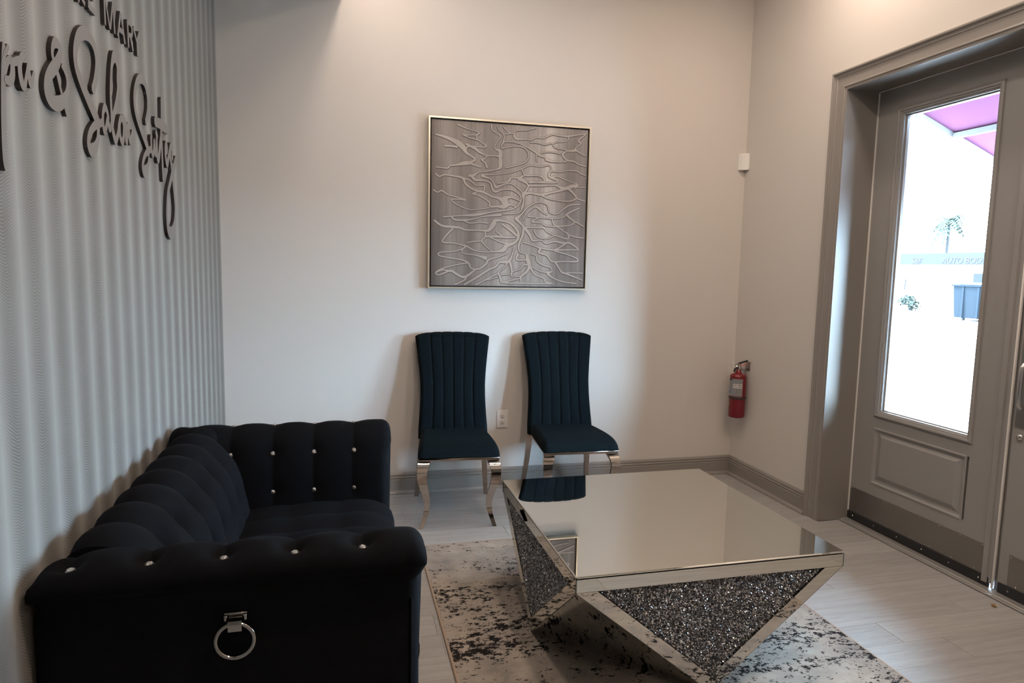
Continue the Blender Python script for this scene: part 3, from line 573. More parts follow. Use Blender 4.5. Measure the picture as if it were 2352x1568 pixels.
# ------------------------------------------------------------------ mirrored coffee table
def coffee_table():
    cx, cy, h = 1.8195, -1.7195, 0.4835; zt, zb, z0 = 0.452, 0.400, 0.0095
    t = thing('coffee_table', 'square mirrored coffee table with crushed crystal triangles in its faceted base', 'coffee table', (cx, cy, 0))
    t2 = t
    part('mirror_top', M['mirror'], t, lambda b: b.bbox(cx-h, cx+h, cy-h, cy+h, zt-0.008, zt, 0.0028, 1, False))
    def rot(k): 
        c, s = (1, 0, -1, 0)[k], (0, 1, 0, -1)[k]
        return lambda x, y, z: (cx+c*x-s*y, cy+s*x+c*y, z)
    crystal_mesh = [None]
    for k in range(4):
        R = rot(k)
        def band(b):
            y = -h; b.add([R(*p) for p in ((-h+0.004, y+0.012, zb+0.0006), (h-0.004, y+0.012, zb+0.0006), (h-0.004, y+0.012, zt-0.0095), (-h+0.004, y+0.012, zt-0.0095),
                            (-h+0.002, y+0.001, zb+0.0006), (h-0.002, y+0.001, zb+0.0006), (h-0.002, y+0.001, zt-0.0095), (-h+0.002, y+0.001, zt-0.0095))],
                           [(0, 3, 2, 1), (4, 5, 6, 7), (0, 1, 5, 4), (1, 2, 6, 5), (2, 3, 7, 6), (3, 0, 4, 7)])
        part('mirror_band', M['mirror'], t, band)
        part('edge_bead', M['mirror_edge'], t, lambda b: b.tube([R(-h+0.0015, -h+0.0015, zb), R(-h+0.0015, -h+0.0015, zt-0.008)], 0.0022, 6))
        for sg in (-1, 1):
            def strip(b):
                out = [(sg*(h-0.003), zb-0.001), (sg*0.411, zb-0.001), (sg*0.0006, 0.065), (sg*0.0006, z0+0.001)]
                b.loft([[R(x, -h+0.002, z) for x, z in out], [R(x, -h+0.010, z) for x, z in out]], True, True, True, False)
            part('mirror_strip', M['mirror'], t, strip)
            part('edge_bead', M['mirror_edge'], t, lambda b: b.tube([R(sg*(h-0.002), -h+0.004, zb-0.001), R(0, -h+0.004, z0+0.002)], 0.0022, 6))
        def backing(b):
            out = [(-0.42, zb-0.001), (0.42, zb-0.001), (0.0, 0.055)]
            b.loft([[R(x, -h+0.011, z) for x, z in out], [R(x, -h+0.016, z) for x, z in out]], True, True, True, False)
        part('panel_backing', M['dark_back'], t, backing)
        if crystal_mesh[0] is None:
            mb = MB(); rnd = random.Random(11); st = 0.0049; nz = int(0.335/st)
            for j in range(nz+1):
                z = 0.066+j*st; half = 0.411*(z-0.062)/0.338
                n = int(2*half/st)
                for i in range(n+1):
                    x = -half+i*st+(st/2 if j % 2 else 0)+rnd.uniform(-.0014, .0014); zz = z+rnd.uniform(-.0014, .0014)
                    if abs(x) > 0.411*(zz-0.064)/0.338-0.001 or zz > zb-0.002: continue
                    r = rnd.uniform(0.0025, 0.0042); q = Matrix.Rotation(rnd.uniform(0, 6.28), 3, Vector((rnd.uniform(-1, 1), rnd.uniform(-1, 1), rnd.uniform(-1, 1))).normalized())
                    c = Vector((x, -h+0.0092+rnd.uniform(-.0008, .0012), zz-0.0))
                    vs = [c+q @ Vector(p)*r for p in ((1.1, 0, 0), (-1, 0, 0), (0, 0.9, 0), (0, -1.1, 0), (0, 0, 0.9), (0, 0, -1))]
                    mb.add(vs, [(0, 2, 4), (2, 1, 4), (1, 3, 4), (3, 0, 4), (2, 0, 5), (1, 2, 5), (3, 1, 5), (0, 3, 5)])
            o = mb.build('crushed_crystal', M['gems'], t, Vector((0, 0, 0))); crystal_mesh[0] = o
        else:
            o = crystal_mesh[0].copy(); COL.objects.link(o); o.parent = t
        o.rotation_euler = (0, 0, PI/2*k); o['kind'] = 'stuff'
        def facet(b):
            a, p, q = Vector(R(-h+0.003, -h+0.003, zb-0.001)), Vector(R(0, -h+0.004, z0)), Vector(R(-h+0.004, 0, z0))
            nn = (p-a).cross(q-a).normalized(); inn = Vector((cx, cy, 0.2))-a; nn = nn if nn.dot(inn) > 0 else -nn
            b.loft([[a, p, q], [a+nn*0.005, p+nn*0.005, q+nn*0.005]], True, True, True, False)
        part('mirror_facet', M['mirror'], t, facet)
    def base(b):
        b.loft([[(cx, cy-h+0.01, z), (cx+h-0.01, cy, z), (cx, cy+h-0.01, z), (cx-h+0.01, cy, z)] for z in (0.0092, 0.0115)], True, True, True, False)
    part('base_plate', M['dark_back'], t, base)
coffee_table()

# ------------------------------------------------------------------ tufted velvet loveseat
def resample(pts, n):
    d = [0.0]
    for a, b in zip(pts[:-1], pts[1:]): d.append(d[-1]+math.dist(a, b))
    out = []; j = 0
    for i in range(n):
        s = d[-1]*i/(n-1)
        while j < len(d)-2 and d[j+1] < s: j += 1
        f = (s-d[j])/max(1e-9, d[j+1]-d[j]); out.append(tuple(p+(q-p)*f for p, q in zip(pts[j], pts[j+1])))
    return out
def smooth(a, b, x): x = max(0, min(1, (x-a)/(b-a))); return x*x*(3-2*x)
def tufted(b, prof, n_s, s0, s1, cols, pitch, t_mask, buttons, amp, dimple, mapf, round0, round1, R=0.03, n_t=110, sig=0.02, pw=0.55, R0=None, SH0=None):
    """loft a closed cross-section (p, z) along s with vertical puffs between button columns"""
    P = resample(catmull(prof, 5)+[prof[0]], n_t+1)[:-1]
    N = []
    for i in range(n_t):
        a, c = P[i-1], P[(i+1) % n_t]; dx, dz = c[0]-a[0], c[1]-a[1]; l = math.hypot(dx, dz) or 1; N.append((dz/l, -dx/l))
    ar = sum(P[i][0]*P[(i+1) % n_t][1]-P[(i+1) % n_t][0]*P[i][1] for i in range(n_t))
    if ar < 0: N = [(-x, -z) for x, z in N]
    masks = [t_mask(*p) for p in P]
    ss = []
    K = 9
    if round0: R0 = R0 or R; SH0 = SH0 or R; ss += [(s0+R0-R0*math.sin(PI/2*(1-k/K)), SH0-SH0*math.cos(PI/2*(1-k/K))) for k in range(K)]
    a0, a1 = (s0+R0 if round0 else s0), (s1-R if round1 else s1)
    ss += [(a0+(a1-a0)*i/n_s, 0) for i in range(n_s+1)]
    if round1: ss += [(s1-R+R*math.sin(PI/2*(k+1)/K), R-R*math.cos(PI/2*(k+1)/K)) for k in range(K)]
    rings = []
    for s, shr in ss:
        u = abs(math.sin(PI*(s-cols)/pitch)); puff = (u**pw-1)*amp
        ring = []
        for (p, z), (nx, nz), m in zip(P, N, masks):
            sh = shr*(0.15 if z < 0.64 else max(0.0, 0.4+0.6*nz)) if (R0 and s < s0+R0) else (shr*max(0.3, 0.4+0.6*nz) if (R0 and z > 0.645) else shr)
            d = puff*m-sh
            for bs, bp, bz in buttons:
                r2 = (s-bs)**2+(p-bp)**2+(z-bz)**2
                if r2 < 0.01: d -= dimple*math.exp(-r2/(sig*sig))
            ring.append(mapf(s, p+nx*d, max(0.03, z+nz*d)))
        rings.append(ring)
    b.loft(rings, True, True, True, True)

def crystal_button(parent, c, nrm, first=[None]):
    if first[0] is None:
        mb = MB(); mb.lathe([(0.0040, -0.004), (0.0105, 0.0), (0.0105, 0.0015), (0.0070, 0.0050), (0.0035, 0.0062), (0.0, 0.0062)], (0, 0, 0), (0, 0, 1), 9, False)
        o = mb.build('crystal_button', M['crystal'], parent, Vector((0, 0, 0))); first[0] = o
    else:
        o = first[0].copy(); COL.objects.link(o); o.parent = parent
    o.location = Vector(c)-OFF[parent.name]; o.rotation_euler = Vector(nrm).to_track_quat('Z', 'Y').to_euler()

def sofa():
    cx, cy = 0.42, -1.90
    t = thing('loveseat', 'black velvet tufted loveseat with crystal buttons, pushed against the patterned wall', 'sofa', (cx, cy, 0))
    V = M['black_velvet']
    # arm cross-section: p = distance outwards from the inner face
    arm = [(0.0, 0.16), (0.0, 0.40), (0.002, 0.50), (0.006, 0.585), (0.016, 0.655), (0.036, 0.709), (0.068, 0.744), (0.106, 0.7575), (0.142, 0.754),
           (0.172, 0.739), (0.187, 0.717), (0.188, 0.699), (0.177, 0.682), (0.161, 0.671), (0.1515, 0.652), (0.149, 0.60), (0.149, 0.30), (0.147, 0.035), (0.005, 0.035)]
    cols = [0.080+0.1527*k for k in range(5)]
    def amask(p, z):
        if z > 0.70 and p > 0.1: return 1-smooth(0.135, 0.178, p)
        if p > 0.12: return 0.0
        return smooth(0.42, 0.60, z)*0.75+0.25*smooth(0.3, 0.45, z)
    b1 = [(0.135, 0.757), (0.016, 0.660), (0.002, 0.510)]
    for name, y_in, sg in (('arm', -2.362, -1), ('arm', -1.405, 1)):
        btn = [(c, p, z) for c in cols for p, z in b1]
        a = part(name, V, t, lambda b: tufted(b, arm, 150, 0.012, 0.838, cols[0], 0.1527, amask, btn, 0.014 if sg < 0 else 0.0065, 0.026 if sg < 0 else 0.007,
                                              lambda s, p, z: (s-0.012*smooth(0.685, 0.645, z)*smooth(0.45, 0.82, s), y_in+sg*p, z), True, True, 0.035, 130, 0.030, 0.55, 0.10 if sg < 0 else 0.05, 0.058 if sg < 0 else 0.03))
        for c in cols:
            for p, z in b1:
                n = {0.757: (0, sg*0.22, 1), 0.660: (0, -sg, 0.22), 0.510: (0, -sg, 0.03)}[z]
                dp = 0.034 if (sg < 0 and z > 0.7) else (0.012 if sg < 0 else 0.012)
                nn = Vector(n).normalized(); pos = Vector((c, y_in+sg*p, z))-nn*dp
                if (z < 0.53 and c < 0.30) or (c < 0.2 and z < 0.7): continue
                crystal_button(a, pos, n)
        if sg < 0:
            # front welt line along the outer arm panel
            part('welt', V, a, lambda b: b.tube([(0.800, y_in+sg*0.1495, 0.03), (0.803, y_in+sg*0.1495, 0.3), (0.804, y_in+sg*0.150, 0.60)], 0.003, 8))
            yf = y_in+sg*0.149; X0 = 0.411
            rp = part('ring_pull', M['nickel'], a, lambda b: (b.bbox(X0-0.0245, X0+0.0245, yf-0.004, yf, 0.599, 0.607, 0.0012, 1),
                     b.bbox(X0-0.0245, X0-0.0165, yf-0.010, yf, 0.588, 0.604, 0.0015, 1), b.bbox(X0+0.0165, X0+0.0245, yf-0.010, yf, 0.588, 0.604, 0.0015, 1)))
            def ring(b):
                b.tube([(X0-0.001+0.0405*math.sin(2*PI*k/48), yf-0.0135-0.003*math.cos(2*PI*k/48)*0, 0.5455+0.0405*math.cos(2*PI*k/48)) for k in range(48)], 0.0052, 12, True, False, True)
            part('ring', M['nickel'], a, ring)
            def strap(b):
                pr = [(yf-0.001, 0.599), (yf-0.012, 0.5985), (yf-0.0195, 0.594), (yf-0.0215, 0.586), (yf-0.0205, 0.570), (yf-0.0190, 0.5705), (yf-0.0198, 0.586), (yf-0.018, 0.592), (yf-0.011, 0.5965), (yf-0.001, 0.597)]
                b.loft([[(x, y, z) for y, z in pr] for x in (X0-0.0145, X0+0.0145)], True, True, True, False)
            part('strap', M['nickel'], a, strap)
    # back: p = x, front face first
    back = [(0.318, 0.30), (0.308, 0.44), (0.296, 0.53), (0.276, 0.61), (0.243, 0.680), (0.198, 0.732), (0.145, 0.760), (0.095, 0.764), (0.055, 0.748), (0.034, 0.715), (0.028, 0.66), (0.026, 0.40), (0.026, 0.06), (0.30, 0.06)]
    ycol = [-2.268+0.1475*k for k in range(0, 7)]
    def bmask(p, z): return smooth(0.38, 0.56, z)*(1 if p > 0.06 else smooth(0.62, 0.72, z))
    bb = [(0.228, 0.700), (0.298, 0.545)]
    btn = [(y, p, z) for y in ycol for p, z in bb]
    bk = part('backrest', V, t, lambda b: tufted(b, back, 170, -2.44, -1.33, ycol[0], 0.1475, bmask, btn, 0.027, 0.042, lambda s, p, z: (p, s, z), False, False, 0.03, 110, 0.036, 0.65))
    for y in ycol:
        for p, z in bb:
            n = {0.700: (0.82, 0, 0.57), 0.545: (0.98, 0, 0.18)}[z]; crystal_button(bk, Vector((p, y, z))-Vector(n)*(0.038 if z > .6 else 0.036), n)
    # seat pad with soft channels
    def seat(b):
        nx, ny = 60, 90; x0, x1, y0, y1 = 0.24, 0.842, -2.372, -1.398; rings = []
        prof = resample(catmull([(x0, 0.455), (0.45, 0.468), (0.66, 0.472), (0.755, 0.466), (0.806, 0.448), (0.834, 0.418), (0.842, 0.385), (0.836, 0.355), (0.815, 0.340), (0.5, 0.335), (x0, 0.335)], 6), nx)
        for j in range(ny+1):
            y = y0+(y1-y0)*j/ny; u = abs(math.sin(PI*(y-ycol[0])/0.1475))**0.6
            ring = []
            for x, z in prof:
                m = smooth(0.36, 0.44, z); v = abs(math.sin(PI*(x-0.30)/0.165))**0.6
                ring.append((x-0.004*(1-u)*(1 if x > 0.78 and z > 0.345 else 0), y, z+m*0.011*((u-1)+0.6*(v-1))))
            rings.append(ring)
        b.loft(rings, True, True, True, True)
    part('seat_cushion', V, t, seat)
    part('seat_base', V, t, lambda b: b.bbox(0.05, 0.812, -2.37, -1.40, 0.05, 0.345, 0.012, 3))
    for x in (0.09, 0.77):
        for y in (-2.44, -1.33):
            part('foot', M['chrome_frame'], t, lambda b: b.lathe([(0.016, 0), (0.020, 0.02), (0.024, 0.037)], (x, y, 0), (0, 0, 1), 14))
sofa()

# ------------------------------------------------------------------ dining chairs
def chair(name, label, loc, rz, group):
    t = thing(name, label, 'chair', loc, group, rz, True)
    V = M['teal_velvet']
    # back pad: (z, half width, y of front surface, thickness)
    rows = [(0.385, 0.205, 0.128, 0.060), (0.45, 0.203, 0.142, 0.060), (0.53, 0.197, 0.158, 0.058), (0.62, 0.1925, 0.176, 0.056), (0.70, 0.193, 0.194, 0.054), (0.78, 0.199, 0.212, 0.052),
            (0.86, 0.208, 0.232, 0.050), (0.92, 0.2155, 0.248, 0.049), (0.955, 0.2205, 0.259, 0.050), (0.972, 0.2225, 0.265, 0.051)]
    rr = catmull(rows, 8)
    # cap rows shrink towards the rounded top
    def backrest(b):
        nu = 84; rings = []
        seams = (-0.605, -0.303, 0.0, 0.303, 0.605)
        def edge_top(u): return 0.0285*math.sqrt(max(0.0, 1-(abs(u)**2.6)))        # top rises to 1.0 at the middle
        cap = [(0.972, 0.2225, 0.265, 0.051, 0.0)]
        allrows = [(r, 0.0, 0.0) for r in rr[:-1]]
        for k in range(8):
            a = PI/2*k/7; allrows.append((rr[-1], math.sin(a), 1-math.cos(a)))
        for (z, hw, yf, th), lift, shr in allrows:
            front, backp = [], []
            for i in range(nu+1):
                u = -1+2*i/nu; uu = math.copysign(1-(1-abs(u))**1.25, u)
                g = min(abs(uu-s) for s in seams); groove = -0.0060*math.exp(-(g/0.020)**2)+0.001*min(1, g/0.15)
                e = max(0.0, (abs(uu)-0.90)/0.10); rd = th*0.5*(1-math.sqrt(max(0, 1-e*e)))
                x = uu*(hw-0.010*shr); topz = z+(edge_top(uu)+(0.0025*min(1, g/0.06)-0.0025))*lift
                crown = 0.006*(1-uu*uu)
                front.append((x, yf-crown-groove*(1-shr)*1.0+rd+shr*th*0.42, topz)); backp.append((x, yf+th-rd-shr*th*0.42, topz))
            rings.append(front+backp[::-1])
        b.loft(rings, True, True, True, True)
    part('backrest', V, t, backrest)
    def seat(b):
        prof = [(0.165, 0.395), (0.165, 0.438), (0.10, 0.447), (0.0, 0.453), (-0.12, 0.457), (-0.21, 0.455), (-0.262, 0.444), (-0.288, 0.424), (-0.294, 0.405), (-0.288, 0.3905), (0.0, 0.3905)]
        P = resample(catmull(prof, 6), 60); n = 44; rings = []
        for i in range(n+1):
            u = -1+2*i/n; uu = math.copysign(1-(1-abs(u))**1.5, u); e = max(0, (abs(uu)-0.86)/0.14); k = math.sqrt(max(0.0, 1-e*e))
            ring = []
            for y, z in P:
                hw = 0.190+0.026*max(0, min(1, (0.165-y)/0.45)); zz = 0.3905+(z-0.3905)*(0.45+0.55*k); yy = y+(1-k)*(0.014 if y < -0.2 else 0)
                ring.append((uu*hw, yy, zz))
            rings.append(ring)
        b.loft(rings, True, True, True, True)
    part('seat', V, t, seat)
    def frame(b):
        b.bbox(-0.214, 0.214, -0.2905, -0.262, 0.374, 0.391, 0.002, 1)
        for s in (-1, 1):
            q = [(s*0.205, -0.286), (s*0.185, -0.286), (s*0.168, 0.20), (s*0.190, 0.20)]
            b.prism([(x, y) for x, y in q], 2, 0.375, 0.3905)
        b.bbox(-0.19, 0.19, 0.178, 0.20, 0.375, 0.3905, 0.002, 1)
    part('seat_frame', M['chrome_frame'], t, frame)
    for s in (-1, 1):
        # cabriole front leg: (z, x, y, width, thickness)
        leg = [(0.3735, 0.180, -0.268, 0.062, 0.020), (0.362, 0.184, -0.281, 0.060, 0.019), (0.345, 0.190, -0.294, 0.057, 0.018), (0.315, 0.195, -0.303, 0.052, 0.017), (0.280, 0.194, -0.302, 0.050, 0.016), (0.24, 0.186, -0.291, 0.045, 0.015),
               (0.20, 0.176, -0.275, 0.040, 0.014), (0.16, 0.168, -0.259, 0.035, 0.013), (0.12, 0.166, -0.248, 0.031, 0.012), (0.08, 0.172, -0.246, 0.027, 0.012), (0.04, 0.183, -0.252, 0.023, 0.012), (0.0, 0.197, -0.264, 0.020, 0.013)]
        def fl(b):
            L = catmull(leg, 5); rings = []
            for i, (z, x, y, wd, th) in enumerate(L):
                z0, y0 = L[max(i-1, 0)][0], L[max(i-1, 0)][2]; z1, y1 = L[min(i+1, len(L)-1)][0], L[min(i+1, len(L)-1)][2]
                dy, dz = y1-y0, z1-z0; l = math.hypot(dy, dz) or 1; ny, nz = -dz/l*-1, dy/l*-1   # front normal in the yz plane
                ny, nz = (dz/l, -dy/l) if dz < 0 else (-dz/l, dy/l)
                ring = []
                for aa, dd in ((-1, -1), (-1, 1), (1, 1), (1, -1)):
                    od = dd*th/2; ring.append((s*x+aa*wd/2, y+ny*od, max(0.0, z+(nz*od if i not in (0, len(L)-1) else 0))))
                rings.append(ring)
            b.loft(rings, True, True, True, True)
        part('leg', M['chrome'], t, fl, 50)
        def rl(b):
            a = [(z, 0.186+0.0265*((0.377-z)/0.377)**1.5, 0.183+0.077*((0.377-z)/0.377)**1.4, 0.036-0.011*(0.377-z)/0.377) for z in (0.377, 0.3, 0.22, 0.14, 0.07, 0.0)]
            b.loft([[(s*x-wd/2, y-0.009, z), (s*x+wd/2, y-0.009, z), (s*x+wd/2, y+0.009, z), (s*x-wd/2, y+0.009, z)] for z, x, y, wd in a], True, True, True, False)
        part('leg', M['chrome_frame'], t, rl)
    return t
c1 = chair('dining_chair', 'dark teal velvet dining chair with chrome legs, standing left of the wall outlet', (1.268, -0.352, 0), math.radians(-5.0), 'velvet dining chairs along the back wall')
def copy_tree(o, parent=None):
    c = o.copy(); COL.objects.link(c)
    if parent: c.parent = parent
    for ch in list(o.children): copy_tree(ch, c)
    return c
c2 = copy_tree(c1); c2.location = (1.938, -0.352, 0); c2.rotation_euler = (0, 0, math.radians(-2.5))
c2['label'] = 'dark teal velvet dining chair right of the wall outlet, partly behind the mirrored table'

# ------------------------------------------------------------------ picture
def picture():
    x0, x1, z0, z1 = 1.1445, 2.1445, 1.2585, 2.2565; cx, cz = (x0+x1)/2, (z0+z1)/2
    t = thing('framed_picture', 'square abstract painting of raised silvery lines in a thin champagne frame above the chairs', 'picture', (cx, -0.020, cz))
    off = Vector((cx, -0.020, cz)); fw = 0.0095
    for k in range(4):
        def side(b):
            h = 0.5; a, c = (1, 0, -1, 0)[k], (0, 1, 0, -1)[k]
            R = lambda u, v, y: (cx+a*u-c*v, y, cz+(c*u+a*v)*0.998)
            b.loft([[R(-h, -h, y0), R(-h+f, -h+f, y1), ] for y0, y1, f in ()] or [
                [R(-h, -h, -0.004), R(-h, -h, -0.0445), R(-h+0.001, -h+0.001, -0.0455), R(-h+fw, -h+fw, -0.0455), R(-h+fw, -h+fw, -0.004)],
                [R(h, -h, -0.004), R(h, -h, -0.0445), R(h-0.001, -h+0.001, -0.0455), R(h-fw, -h+fw, -0.0455), R(h-fw, -h+fw, -0.004)]], True, True, True, False)
        part('frame_side', M['champagne'], t, side)
    part('backing', M['black_gap'], t, lambda b: b.box(x0+0.004, x1-0.004, -0.016, -0.003, z0+0.004, z1-0.004))
    part('canvas', M['canvas'], t, lambda b: b.bbox(x0+0.0175, x1-0.0175, -0.0375, -0.0165, z0+0.0175, z1-0.0175, 0.002, 2))
    def relief(b):
        for j, row in enumerate(ART):
            pts = [(row[i]/1e4, row[i+1]/1e4, row[i+2]/1e4*1.25) for i in range(0, len(row), 3)]
            pts = [(max(-0.474, min(0.474, x)), max(-0.474, min(0.474, z)), w) for x, z, w in pts]
            pts = catmull(pts, 4)
            ribbon(b, pts, lambda u, v, d: (cx+u, d, cz+v), -0.0394-0.00037*((j*7) % 5), -0.0372, True, 0, 0, -0.0003)
    def line_shade(b):  # shadow side of the raised lines, painted as a wider dark ribbon
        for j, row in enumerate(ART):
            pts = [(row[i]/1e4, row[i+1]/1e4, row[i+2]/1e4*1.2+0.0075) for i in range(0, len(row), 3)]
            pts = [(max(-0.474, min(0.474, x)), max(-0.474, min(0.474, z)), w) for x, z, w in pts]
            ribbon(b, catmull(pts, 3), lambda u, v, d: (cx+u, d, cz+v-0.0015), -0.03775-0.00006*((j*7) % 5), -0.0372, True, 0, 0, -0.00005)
    o = part('outline_shade', M['line_shade'], t, line_shade); o['kind'] = 'stuff'
    o = part('raised_paint_lines', M['relief'], t, relief); o['kind'] = 'stuff'
picture()

# ------------------------------------------------------------------ sign on the patterned wall
def sign():
    t = thing('wall_sign', 'black edged script and capital letters sign mounted on the patterned wall above the loveseat', 'sign', (0.0, -1.80, 1.90))
    for i, (k, strokes) in enumerate(SIGN.items()):
        nm = 'script_word' if k.startswith('script') else 'letter'
        def go(b):
            for j, row in enumerate(strokes):
                pts = [(row[q]/1e4, row[q+1]/1e4, row[q+2]/1e4) for q in range(0, len(row), 3)]
                big = len(pts) > 3
                ribbon(b, catmull(pts, 6) if big else pts, lambda y, z, d: (d, y, z), 0.0103+0.00022*j, 0.0002, nm == 'script_word', 0, 1, 0.0006)
        part(nm, [M['sign_face'], M['sign_side']], t, go)
sign()

# ------------------------------------------------------------------ small wall things
def outlet():
    x0, x1, z0, z1 = 1.5895, 1.662, 0.384, 0.4985; cx = (x0+x1)/2; cz = (z0+z1)/2
    t = thing('wall_outlet', 'white duplex power outlet on the back wall between the two chairs', 'outlet', (cx, 0, cz))
    part('cover_plate', M['white_plastic'], t, lambda b: b.bbox(x0, x1, -0.0065, -0.0005, z0, z1, 0.003, 3))
    for dz in (0.0195, -0.0195):
        r = part('receptacle', M['white_plastic'], t, lambda b: b.lathe([(0.0172, 0.0), (0.0172, 0.0018), (0.0164, 0.0024), (0.0, 0.0024)], (cx, -0.006, cz+dz), (0, -1, 0), 28))
        part('slot', M['slot'], r, lambda b: b.box(cx-0.0085, cx-0.0060, -0.0090, -0.0075, cz+dz-0.001, cz+dz+0.008))
        part('slot', M['slot'], r, lambda b: b.box(cx+0.0060, cx+0.0080, -0.0090, -0.0075, cz+dz, cz+dz+0.007))
        part('slot', M['slot'], r, lambda b: b.lathe([(0.0028, 0), (0.0028, 0.0008)], (cx, -0.0080, cz+dz-0.0075), (0, -1, 0), 12))
    part('screw', M['white_plastic'], t, lambda b: b.lathe([(0.003, 0), (0.003, 0.001), (0, 0.0015)], (cx, -0.0064, cz), (0, -1, 0), 10))
outlet()

def sensor():
    t = thing('motion_sensor', 'small white motion sensor mounted high in the right corner', 'sensor', (XR, 0, 2.06))
    pl = [(XR-0.001, -0.001), (XR-0.056, -0.001), (XR-0.056, -0.006), (XR-0.044, -0.024), (XR-0.030, -0.037), (XR-0.010, -0.048), (XR-0.001, -0.048)]
    def sh(f, z): c = (XR-0.018, -0.02); return [(c[0]+(x-c[0])*f, c[1]+(y-c[1])*f, z) for x, y in pl]
    part('housing', M['white_plastic'], t, lambda b: b.loft([sh(0.93, 2.060), sh(1, 2.064), sh(1, 2.160), sh(0.93, 2.165)], True, True, True, False))
sensor()

def extinguisher():
    x, y = XR-0.064, -0.155
    t = thing('fire_extinguisher', 'red fire extinguisher hanging on the right wall near the corner', 'fire extinguisher', (x, y, 0.43))
    r = 0.0525
    part('cylinder', M['red_paint'], t, lambda b: b.lathe([(0.0, 0.437), (r-0.007, 0.433), (r-0.001, 0.438), (r, 0.446), (r, 0.706), (r-0.002, 0.713), (r-0.009, 0.720), (r-0.022, 0.7265), (0.0205, 0.731), (0.0165, 0.738), (0.0165, 0.752), (0.0, 0.752)], (x, y, 0), (0, 0, 1), 40))
    st = part('strap', M['black_rubber'], t, lambda b: b.lathe([(r+0.0002, 0.559), (r+0.0022, 0.5595), (r+0.0022, 0.5715), (r+0.0002, 0.572)], (x, y, 0), (0, 0, 1), 40))
    view = math.atan2(-3.90, -2.54)
    def patch(b, a0, a1, z0, z1, rr, n=14):
        b.loft([[(x+rr*math.cos(view+a0+(a1-a0)*k/n), y+rr*math.sin(view+a0+(a1-a0)*k/n), z) for k in range(n+1)] for z in (z0, z1)], False, False, False, True)
    lb = part('label', M['ext_label'], t, lambda b: patch(b, -1.5, 0.60, 0.578, 0.694, r+0.0006))
    part('label_sticker', M['sticker'], lb, lambda b: patch(b, -0.62, 0.56, 0.632, 0.660, r+0.0012, 8))
    part('label_mark', M['blue'], lb, lambda b: patch(b, -1.30, -1.02, 0.595, 0.612, r+0.0012, 5))
    part('label_mark', M['slot'], lb, lambda b: patch(b, -1.35, -0.70, 0.682, 0.692, r+0.0012, 5))
    tg = part('inspection_tag', M['steel'], t, lambda b: patch(b, -1.55, -1.12, 0.506, 0.546, r+0.0009, 6))
    part('tag_mark', M['yellow'], tg, lambda b: patch(b, -1.52, -1.20, 0.534, 0.541, r+0.0015, 5))
    part('tag_mark', M['yellow'], tg, lambda b: patch(b, -1.55, -1.25, 0.507, 0.520, r+0.0015, 5))
    vh = part('valve_head', M['bright_steel'], t, lambda b: (b.lathe([(0.0125, 0.748), (0.0135, 0.756), (0.0135, 0.772), (0.010, 0.778), (0.010, 0.790), (0.0, 0.792)], (x, y, 0), (0, 0, 1), 18), b.bbox(x-0.011, x+0.011, y-0.012, y+0.010, 0.762, 0.790, 0.003, 2)))
    va = Vector((math.cos(view), math.sin(view), 0)); vl = Vector((va.y, -va.x, 0))        # towards the camera / towards its left
    if vl.dot(Vector((-1, 0.6, 0))) < 0: vl = -vl
    C = Vector((x, y, 0))
    g = C+va*0.013-vl*(-0.012)+Vector((0, 0, 0.784))
    part('gauge', M['bright_steel'], vh, lambda b: b.lathe([(0.0135, 0), (0.0135, 0.006), (0.0115, 0.008), (0.0105, 0.0065), (0.0, 0.0065)], g, va, 22))
    def plate(b, p, q, wd, th):
        p, q = Vector(p), Vector(q); d = (q-p).normalized(); s = d.cross(va).normalized(); n = d.cross(s)
        b.loft([[e+va*wd*a+s*th*c for a, c in ((-1, -1), (1, -1), (1, 1), (-1, 1))] for e in (p, q)], True, True, True, False)
    part('squeeze_lever', M['black_rubber'], t, lambda b: plate(b, C+vl*0.006+Vector((0, 0, 0.790)), C-vl*0.054+Vector((0, 0, 0.813)), 0.009, 0.0052))
    part('carry_handle', M['bright_steel'], t, lambda b: plate(b, C-vl*0.006+Vector((0, 0, 0.772)), C-vl*0.043+Vector((0, 0, 0.731)), 0.010, 0.0068))
    part('pull_pin', M['bright_steel'], t, lambda b: b.tube([C+vl*(0.034+0.014*math.cos(2*PI*k/20))+va*0.012+Vector((0, 0, 0.772+0.011*math.sin(2*PI*k/20)+0.004*math.cos(2*PI*k/20))) for k in range(20)], 0.0013, 6, True, False, True))
    part('nozzle', M['black_rubber'], t, lambda b: b.tube([C+vl*0.008+va*0.010+Vector((0, 0, 0.764)), C+vl*0.022+va*0.010+Vector((0, 0, 0.756)), C+vl*0.028+va*0.010+Vector((0, 0, 0.735))], [0.005, 0.006, 0.007], 10))
    sl = part('safety_seal', M['red_plastic'], t, lambda b: b.tube(catmull([C-vl*0.004+va*0.014+Vector((0, 0, 0.785)), C-vl*0.028+va*0.014+Vector((0, 0, 0.783)), C-vl*0.046+va*0.012+Vector((0, 0, 0.802))], 5), 0.0022, 6))
    part('seal_tail', M['red_plastic'], sl, lambda b: b.tube(catmull([C-vl*0.010+va*0.014+Vector((0, 0, 0.784)), C-vl*0.050+va*0.012+Vector((0, 0, 0.782)), C-vl*0.078+va*0.008+Vector((0, 0, 0.806)), C-vl*0.090+va*0.004+Vector((0, 0, 0.846))], 6), 0.0009, 5))
    def brk(b):
        b.bbox(XR-0.004, XR-0.0005, y-0.030, y+0.018, 0.745, 0.805, 0.001, 1); b.bbox(XR-0.062, XR-0.002, y-0.006, y+0.006, 0.746, 0.750, 0.001, 1)
    part('wall_bracket', M['steel'], t, brk)
extinguisher()

